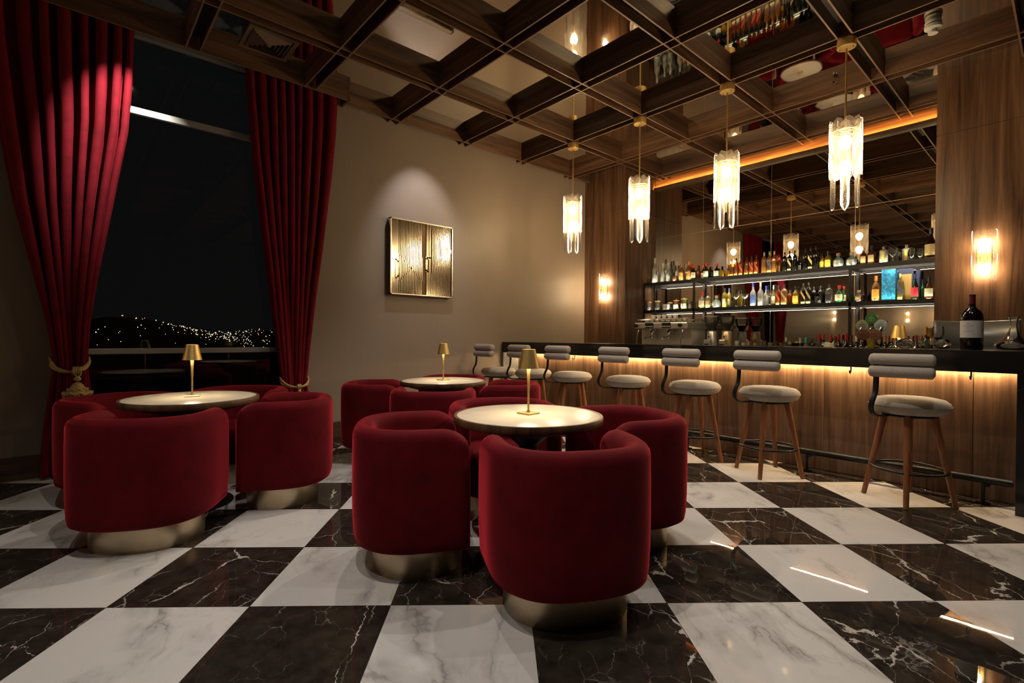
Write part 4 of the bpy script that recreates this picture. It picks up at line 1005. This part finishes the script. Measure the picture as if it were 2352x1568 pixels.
GLASSES = {   # open glassware, outline from base to rim
 'coupe': [(.62,0),(.60,.02),(.10,.06),(.08,.10),(.08,.55),(.25,.60),(.80,.74),(1,.90),(1.0,1.0)],
 'goblet': [(.60,0),(.58,.02),(.10,.05),(.09,.30),(.30,.36),(.85,.52),(1,.70),(.95,.88),(.86,1.0)],
 'snifter': [(.60,0),(.58,.02),(.12,.06),(.12,.14),(.40,.20),(.92,.38),(1,.55),(.84,.80),(.62,1.0)],
}
CAPZ = {'vodka': (.34,.80,1.0), 'wine': (.36,.80,1.0), 'square': (.35,.83,1.0), 'round': (.34,.78,1.0), 'flask': (.42,.87,1.0), 'bell': (.33,.80,1.0), 'jar': (.98,.82,.93)}
cache = {}
def bottle_mesh(kind, h, wd, g):
    k = (kind, round(h, 2), round(wd, 3), g)
    if k not in cache:
        p = 4.5 if kind in ('square', 'flask', 'decant') else 2
        R = wd/2*(.88 if p > 2 else 1)
        pr = PROF.get(kind) or GLASSES[kind]
        cache[k] = mesh(kind, MB().lathe([(max(.0008, r*R), z*h) for r, z in pr], n=20, p=p, cap=kind not in GLASSES), G[g], 50)
    return cache[k]
def patch(R, z0, z1, half, p, slant=0., n=9):
    # label: strip wrapped on the side that faces the room (-X)
    m = MB(); rows = []
    for i in range(5):
        row = []
        for k in range(n):
            a = pi + half*(2*k/(n-1) - 1); ca, sa = cos(a), sin(a)
            q = (abs(ca)**p + abs(sa)**p)**(-1/p)
            z = z0 + (z1 - z0)*i/4 + slant*(k/(n-1) - .5)
            row.append((R*q*ca, R*q*sa, z))
        rows.append(row)
    m.grid(rows); return m
def bottle(x, y, z, kind, h, wd, g, cap, lab, style, name, cat, label):
    if name == 'shaker_cup': h += z - .861; z = .861
    o = obj(name, bottle_mesh(kind, h, wd, g), None, loc=(x, y, z + .0015))
    tag(o, label, cat)
    p = 4.5 if kind in ('square', 'flask', 'decant') else 2
    R = wd/2*(.88 if p > 2 else 1)
    if cap and kind in CAPZ:
        f, a, b = CAPZ[kind]
        if kind == 'round': pr = [(f*R*.95, a*h), (f*R*1.15, (a+.05)*h), (f*R*1.1, b*h), (f*R*.6, b*h)]
        elif kind == 'jar': pr = [(f*R, a*h), (f*R, b*h), (.25*R, (b+.01)*h), (.22*R, h), (.05*R, h)]
        else: pr = [(f*R*1.04, a*h), (f*R, b*h - .002), (f*R*.85, b*h)]
        obj('cap' if kind != 'jar' else 'lid', MB().lathe(pr, n=14), K[cap], o, 40)
    if kind == 'decant':
        obj('stopper', MB().lathe([(.22*R,.78*h),(.24*R,.82*h),(.46*R,.86*h),(.55*R,.92*h),(.40*R,.98*h),(.05*R,h)], n=16), G['clear'], o, 60)
    if lab:
        if style == 1: m = patch(R*1.012, h*.10, h*.46, 1.05 if p == 2 else .72, p)
        elif style == 2: m = patch(R*1.015, h*.33, h*.50, .80, p, -.085*min(1.3, wd/.06))
        elif style == 3: m = patch(R*1.03, h*.14, h*.44, .62, p)
        else: m = patch(R*1.012, h*.06, h*.68, .34, p)
        obj('label', m, K[lab], o, 60)
        if style == 2: obj('base_label', patch(R*1.013, h*.03, h*.10, .72, p), K['gold'], o, 60)
    return o
row = 0
for b in BOTTLES:
    if b[2] == .86 and b[3] == 'wine':      # worktop bottles stand in three staggered ranks
        x = (6.70, 6.86, 6.78)[row % 3]; row += 1; k = x/b[0]
        b = (x, b[1]*k, b[2], b[3], b[4] + .0012*(6.95 - x)*60, min(.078, b[5])) + b[6:]
    bottle(*b)

# gift boxes on the lower shelf
def marbled_blue():
    m, nt, out = newmat('blue_marbled_card'); b = bsdf(nt, out, (.02,.25,.5), .35)
    n = noise(nt, coords(nt, (1,1,1)), 14, 4, .6, 2.5)
    nt.links.new(ramp(nt, n, [(.35, (.006,.10,.24)), (.5, (.02,.24,.48)), (.64, (.08,.45,.72))]), b.inputs['Base Color']); return m
bxm = thing('gift_box', 'bright blue marbled box standing open on the lower shelf', 'box', (7.16, 1.43, 1.6095))
obj('front_cover', MB().box((-.07,-.055,0),(.02,.078,.36)), marbled_blue(), bxm, 0, .002)
obj('inner_tray', MB().box((.022,-.20,0),(.06,-.058,.365)), K['navy'], bxm, 0)
obj('gold_lining', MB().box((.018,-.185,.01),(.0215,-.09,.30)), K['gold'], bxm, 0)
nb = obj('gift_box', MB().box((7.20, 1.175, 1.6095), (7.28, 1.212, 1.955)), K['navy'], None, 0, .002)
tag(nb, 'dark navy upright box behind the tapered green bottle on the lower shelf', 'box')

# ------------------------------------------------------------------ coffee machine and grinders
cm = thing('espresso_machine', 'steel two-group espresso machine behind the counter, cups stacked on top', 'coffee machine', (6.66, 3.995, .8605))
Mx = lambda a, b: MB().box((a[0]-6.92, a[1]-4.14, a[2]-.8605), (b[0]-6.92, b[1]-4.14, b[2]-.8605))
obj('body', Mx((6.78,3.72,.93),(7.19,4.54,1.31)), STEEL, cm, 0, .01)
obj('top_hood', Mx((6.62,3.70,1.29),(7.22,4.56,1.385)), STEEL, cm, 0, .018)
obj('cup_rail', MB().tube([(x-6.92, y-4.14, 1.425-.8605) for x, y in ((6.66,3.73),(6.66,4.53),(7.20,4.53),(7.20,3.73))], .006, 8, closed=True), CHROME, cm, 60)
obj('drip_tray', Mx((6.58,3.76,.875),(6.80,4.50,.945)), STEEL, cm, 0, .006)
for y in (3.78, 4.48):
    for x in (6.66, 7.16): obj('foot', MB().lathe([(.025,0),(.022,.02)], (x-6.92, y-4.14, 0), 14), BLACK, cm)
KEY = plain('key_white', (.6,.6,.58), .4)
for y in (4.30, 4.02):
    pn = obj('control_panel', Mx((6.612,y-.07,1.30),(6.6195,y+.07,1.375)), BLACK, cm, 0, .002)
    for k in range(4): obj('button', Mx((6.608,y-.052+.034*k-.010,1.315),(6.6118,y-.052+.034*k+.010,1.333)), KEY, pn, 0)
    obj('group_head', MB().lathe([(.036,-.10),(.042,-.09),(.042,0)], (6.70-6.92, y-4.14, 1.292-.8605), 20), CHROME, cm)
    pf = obj('portafilter', MB().lathe([(.028,-.045),(.036,-.02),(.036,0)], (6.70-6.92, y-4.14, 1.19-.8605), 20).tube([(6.67-6.92,y-4.14,1.175-.8605),(6.58-6.92,y-4.14,1.165-.8605),(6.52-6.92,y-4.14,1.150-.8605)], [.010,.014,.017], 10), CHROME, cm)
for y in (4.50, 3.78):
    obj('steam_wand', MB().tube([(6.66-6.92,y-4.14,1.30-.8605),(6.62-6.92,y-4.14,1.22-.8605),(6.61-6.92,y+.02-4.14,1.02-.8605)], .007, 8), CHROME, cm, 60)
    obj('steam_knob', MB().lathe([(.026,0),(.026,.03),(.01,.034)], n=16, M=Matrix.Translation((6.62-6.92, y-4.14+.02, 1.34-.8605)) @ Matrix.Rotation(-pi/2, 4, 'Y')), BLACK, cm)
obj('gauge', MB().lathe([(.026,0),(.026,.012)], n=20, M=Matrix.Translation((6.78-6.92, 4.44-4.14, 1.02-.8605)) @ Matrix.Rotation(-pi/2, 4, 'Y')), WHITEP, cm)
obj('side_badge', Mx((6.776,3.80,1.0),(6.7795,3.88,1.06)), BLACK, cm, 0)
CUPM = mesh('cup', MB().lathe([(.022,0),(.026,.004),(.036,.03),(.039,.055),(.036,.055),(.033,.03),(.02,.008)], n=16).tube([(.036,0,.045),(.055,0,.042),(.055,0,.022),(.034,0,.016)], .004, 6), plain('white_cup', (.85,.83,.78), .2), 50)
cnt = 0
for row, (x, z, ys_) in enumerate(((6.72, 1.3880, [4.42-0.090*i for i in range(8)]), (6.82, 1.3880, [4.38-0.090*i for i in range(7)]), (6.92, 1.3880, [4.40-0.090*i for i in range(7)]), (6.78, 1.4428, [4.34-0.090*i for i in range(5)]))):
    for y in ys_:
        o = obj('espresso_cup', CUPM, None, loc=(x-.26, y-.155, z)); cnt += 1
        o.rotation_euler = (0, 0, 0)
        tag(o, 'white cup stacked upright among the cups on top of the espresso machine', 'cup', 'white cups on the espresso machine')
def grinder(x, y, label, col, tall):
    t = thing('coffee_grinder', label, 'coffee grinder', (x, y, .8605))
    obj('body', MB().lathe([(.085,0),(.088,.01),(.080,.06),(.066,.22),(.060,.385),(.05,.40)], n=28, p=2.6), col, t)
    obj('doser', MB().box((-.15,-.045,.05),(-.07,.045,.28)), col, t, 0, .012)
    obj('doser_window', MB().box((-.1525,-.035,.14),(-.1505,.035,.22)), BLACK, t, 0)
    obj('switch', MB().lathe([(.010,0),(.010,.006)], n=12, M=Matrix.Translation((-.064,.01,.32)) @ Matrix.Rotation(-pi/2, 4, 'Y')), BLACK, t)
    hp = MB().lathe([(.045,.402),(.048,.44),(.085,.50),(.100,.56),(.102,.60),(.098,.602)], n=32, cap=False)
    obj('hopper', hp, G['clear'], t, 50)
    obj('coffee_beans', MB().lathe([(.040,.405),(.043,.44),(.072,.488),(.05,.50),(.01,.505)], n=24), plain('beans', (.035,.016,.008), .6, bmp=.8, bs=150), t)
    obj('hopper_lid', MB().lathe([(.104,.600),(.104,.612),(.06,.618)], n=32), BLACK if tall else STEEL, t)
grinder(6.86, 3.450, 'pale silver coffee grinder with clear hopper, nearer the espresso machine', plain('grinder_silver', (.62,.61,.58), .3, .5), 0)
grinder(6.87, 3.235, 'champagne coffee grinder with dark full hopper, right of the silver one', plain('grinder_champagne', (.55,.44,.28), .3, .6), 1)

# ------------------------------------------------------------------ beer tap tower
def text_mesh(body, size, mat, name, parent, M, depth=.0006):
    cu = bpy.data.curves.new('t', 'FONT'); cu.body = body; cu.size = size; cu.align_x = 'CENTER'; cu.align_y = 'CENTER'; cu.extrude = depth; cu.resolution_u = 2
    to = bpy.data.objects.new('t', cu); COL.objects.link(to)
    me = bpy.data.meshes.new_from_object(to.evaluated_get(bpy.context.evaluated_depsgraph_get())); bpy.data.objects.remove(to)
    me.materials.clear(); me.materials.append(mat)
    o = bpy.data.objects.new(name, me); COL.objects.link(o); o.parent = parent; o.matrix_local = M; return o
# text facing -X: local x -> -Y (reads left to right from the room), local y -> Z
FACE = Matrix(((0,0,-1,0),(-1,0,0,0),(0,1,0,0),(0,0,0,1)))
bt = thing('beer_tap', 'chrome beer tap tower with three round badges and two hanging wooden medallions', 'beer tap', (5.12, 1.145, 1.0865))
zz = 1.0865
obj('column', MB().lathe([(.055,0),(.055,.01),(.028,.02),(.024,.10),(.030,.17),(.034,.19),(.024,.215)], n=24), CHROME, bt)
obj('manifold', MB().tube([(0,.075,.17),(0,.03,.195),(0,-.03,.195),(0,-.075,.17)], [.016,.024,.024,.016], 14).lathe([(.014,-.03),(.030,-.01),(.030,.015),(.012,.03)], (0,0,.235), 18), CHROME, bt, 60)
for s in (-1, 0, 1):
    tapm = MB().tube([(-.01,.070*s,.175),(-.05,.070*s,.172),(-.065,.070*s,.150),(-.066,.070*s,.105)], [.011,.011,.010,.008], 10)
    obj('spout', tapm, CHROME, bt, 60)
for (y, z, col, name, tc, lb) in ((.0, .245, plain('badge_green', (.06,.22,.05), .35), 'badge', plain('badge_text_pale', (.42,.60,.30), .5), 'green round badge'),
                        (.066, .190, plain('badge_olive', (.42,.38,.18), .35), 'badge', plain('badge_text_dark', (.08,.10,.06), .5), 'olive round badge'),
                        (-.064, .190, plain('badge_pale', (.60,.60,.50), .35), 'badge', plain('badge_text_green', (.12,.42,.12), .5), 'pale round badge')):
    M = Matrix.Translation((-.045, y, z)) @ FACE
    bg = obj(name, MB().lathe([(.046,-.004),(.047,0),(.046,.004),(.041,.0045)], n=36, M=M), col, bt, 30, label=lb)
    text_mesh('CERO', .022, tc, 'lettering', bg, Matrix.Translation((-.0505, y, z - .012)) @ FACE)
    br_ = MB()
    for i in range(4): br_.obox(Matrix.Translation((-.0500, y, z)) @ FACE, (-.019 + .010*i, .002, 0), (-.012 + .010*i, .012, .0006))
    br_.obox(Matrix.Translation((-.0500, y, z)) @ FACE, (-.021,-.026,0), (.021,-.024,.0006)); br_.obox(Matrix.Translation((-.0500, y, z)) @ FACE, (-.004,.020,0), (.004,.027,.0006))
    obj('badge_print', br_, tc, bg, 0)
    obj('handle', MB().tube([(-.030, y*1.25, z-.03), (-.022, y*1.45, z+.035)], [.009,.014], 12), BLACK, bt, 60)
WMED = wood('medallion_wood', 'Y', (.10,.04,.015), (.22,.09,.035), (.32,.15,.06), .5, 3)
WMP = plain('medallion_burnt_print', (.10,.04,.015), .6)
for y, z, rz in ((.050, .108, .35), (-.036, .110, -.25)):
    M = Matrix.Translation((-.085, y, z)) @ Matrix.Rotation(rz, 4, 'Z') @ FACE
    md = obj('medallion', MB().lathe([(.046,-.005),(.048,-.003),(.048,.003),(.046,.005),(.043,.0052)], n=36, M=M), WMED, bt, 30, label='round wooden medallion')
    pr = MB(); M2 = Matrix.Translation((-.0905, y, z)) @ Matrix.Rotation(rz, 4, 'Z') @ FACE
    pr.add([M2 @ Vector((r_*cos(2*pi*i/40), r_*sin(2*pi*i/40), .0008)) for r_ in (.036,.038) for i in range(40)], [(i, (i+1) % 40, 40+(i+1) % 40, 40+i) for i in range(40)])
    for i, wq in enumerate((.016,.024,.020)): pr.obox(M2, (-wq, .012-.014*i, 0), (wq, .016-.014*i, .0008))
    obj('medallion_print', pr, WMP, md, 0)
    obj('cord', MB().tube([(-.085, y, z+.046), (-.066, y*1.1, z+.075)], .0015, 5), WMP, md)
mg = thing('beer_mug', 'tall clear glass standing under the beer tap', 'glass', (5.06, 1.135, 1.0865))
mg.location = (5.00, 1.130, 1.0865)
obj('glass_body', MB().lathe([(.022,0),(.026,.004),(.030,.06),(.033,.072)], n=24, cap=True), G['paleyel'], mg, 50)

# brass lamp on the worktop behind the counter
lb = copy_tree(LP); lb.location = (6.50, 1.225, .8615); lb['label'] = 'brass table lamp on the back worktop behind the counter, near the beer tap'; lb['group'] = 'brass table lamps'
lb.scale = (1.22, 1.22, 1.235)

# ------------------------------------------------------------------ things on the counter
def lathe_open(pr, n=32): return MB().lathe(pr, n=n, cap=False)
wb = thing('wine_bottle', 'very large dark wine bottle with white label on the right end of the counter', 'bottle', (4.93, .502, 1.0865))
DKB = glass('magnum_glass', (.02,.012,.006), (.008,.005,.003), .06, .05)
obj('body', MB().lathe([(.058,0),(.063,.004),(.0645,.012),(.0645,.225),(.061,.255),(.048,.283),(.030,.300),(.0215,.312),(.0200,.33),(.0195,.345)], n=48), DKB, wb, 50)
obj('capsule', MB().lathe([(.0205,.335),(.0190,.395),(.0200,.396),(.0200,.404),(.017,.405)], n=32), plain('capsule_burgundy', (.11,.008,.012), .4), wb, 40)
LBL = plain('label_paper', (.62,.58,.52), .6)
lab = obj('label', patch(.0652, .088, .212, 1.28, 2, n=25), LBL, wb, 60, label='white paper label')
gp = plain('label_gold_print', (.42,.27,.08), .5); gq = plain('label_grey_print', (.25,.25,.24), .6)
e1 = MB(); e2 = MB()
def lp(u, z): a = pi - 2.36 + 0*u; ang = pi + u/.0656; ang -= .22; return (.0656*cos(ang), .0656*sin(ang), z)
def lquad(mb, u0, z0, u1, z1, k=6):
    for i in range(k):
        a, b = u0 + (u1-u0)*i/k, u0 + (u1-u0)*(i+1)/k
        mb.add([lp(a,z0), lp(b,z0), lp(b,z1), lp(a,z1)], [(0,1,2,3)])
e1.add([lp(-.017,.178), lp(.017,.178), lp(.010,.186), lp(0,.190), lp(-.010,.186)], [(0,1,2,3,4)])
e1.add([lp(-.011,.166), lp(0,.154), lp(.011,.166)], [(0,1,2)]); lquad(e1, -.004,.188,.004,.196, 2)
lquad(e2, -.033,.170,.033,.1735, 8); lquad(e2, -.032,.142,.028,.1432); lquad(e2, -.030,.131,.030,.1335); lquad(e2, .028,.112,.038,.1135, 3); lquad(e2, .028,.118,.038,.1195, 3)
obj('emblem', e1, gp, lab, 0); obj('print', e2, gq, lab, 0)
def wineglass(label, loc, rot, wine):
    t = thing('wine_glass', label, 'glass', loc); t.rotation_euler = rot
    obj('foot', MB().lathe([(.034,0),(.033,.002),(.010,.006),(.005,.012)], n=28), G['clear'], t, 50)
    obj('stem', MB().lathe([(.0045,.010),(.0038,.04),(.0045,.068)], n=12), G['clear'], t)
    obj('bowl', lathe_open([(.004,.066),(.018,.076),(.033,.098),(.038,.125),(.036,.155),(.033,.175)]), G['clear'], t, 60)
    if wine: obj('red_wine', MB().lathe([(.003,.068),(.017,.0775),(.027,.089),(.026,.0895)], n=24), plain('red_wine_dark', (.03,.004,.006), .08), t, 50)
wineglass('upright wine glass with a little dark wine, left of the giant bottle', (5.0, .700, 1.0865), (0,0,0), True)
wineglass('wine glass lying on its side, left of the upright glass', (5.0, .800, 1.1290), (pi/2+.02, 0, pi+.9), False)
wineglass('wine glass lying on its side between the upright glass and the giant bottle', (5.03, .765, 1.1290), (pi/2+.02, 0, -.75), False)
dc = thing('wine_decanter', 'clear wide-based glass decanter at the right end of the counter', 'decanter', (5.00, .290, 1.0865))
obj('vessel', lathe_open([(.04,.001),(.085,.006),(.103,.030),(.098,.045),(.070,.068),(.042,.100),(.024,.140),(.019,.180),(.024,.215),(.032,.238)], 40), G['clear'], dc, 60)
obj('handle', MB().tube([(.0,-.020,.225),(.0,-.038,.222),(.0,-.052,.18),(.0,-.064,.12),(.0,-.075,.075)], [.005,.006,.006,.006,.005], 10), G['clear'], dc, 60)
# curved display behind the bottle
mo = thing('curved_display', 'wide silver curved screen behind the giant wine bottle', 'screen', (5.70, .56, .8605))
R = []; R2 = []; R3 = []
for i in range(25):
    q = -1 + i/12; y = q*.272; x = .045*(1 - q*q)
    R.append([(x, y, .12), (x, y, .462 - .010*(1-q*q))]); 
scr = MB().grid(R)
GR = plain('screen_grey', (.16,.155,.14), .32, .3)
so = obj('screen', scr, GR, mo, 60); s_ = so.modifiers.new('solid', 'SOLIDIFY'); s_.thickness = .022; s_.offset = -1
edge = MB().tube([(.045*(1-(-1+i/12)**2) - .002, (-1+i/12)*.272, .462 - .010*(1-(-1+i/12)**2)) for i in range(25)], .0035, 8)
obj('screen_rim', edge, STEEL, mo, 60)
obj('stand', MB().box((.05,-.09,.006),(.075,.09,.25)), STEEL, mo, 0, .004)
obj('stand_foot', MB().box((-.06,-.11,0),(.14,.11,.007)), STEEL, mo, 0, .002)
tw = MB(); RR = []
for i in range(11):
    RR.append([(6.60 + .05*cos(i*.6) - .05, 1.955 - .011*i + .0, .8615 + .005), (6.60, 1.955 - .011*i, 1.108 + .012*sin(i*.7) + .02*(i/10)), (6.66, 1.955 - .011*i, .8615 + .005)])
tw.grid(RR)
to = obj('bar_towel', tw, plain('towel_cream', (.72,.68,.52), .9), None, 60); to.modifiers.new('s', 'SOLIDIFY').thickness = .006
tag(to, 'cream cloth draped among the red-capped bottles behind the counter', 'towel')
RD = plain('reed', (.62,.50,.36), .7)
dj = thing('reed_diffuser', 'thin reed sticks rising behind the far left part of the counter', 'reed diffuser', (5.42, 5.10, .8605))
obj('jar', MB().lathe([(.03,0),(.034,.01),(.034,.09),(.014,.11),(.014,.14)], n=20), G['amber'], dj)
dj.location = (5.42, 5.10, .8615)
for dx, dy in ((0,.07),(.02,.0),(.0,-.05)):
    obj('reed_stick', MB().tube([(0,0,.09),(dx*.6,dy*.7,.22),(dx,dy*1.1,.345)], .0022, 6).lathe([(.001,-.006),(.005,0),(.001,.006)], (dx,dy*1.1,.345), 8), RD, dj, 60)
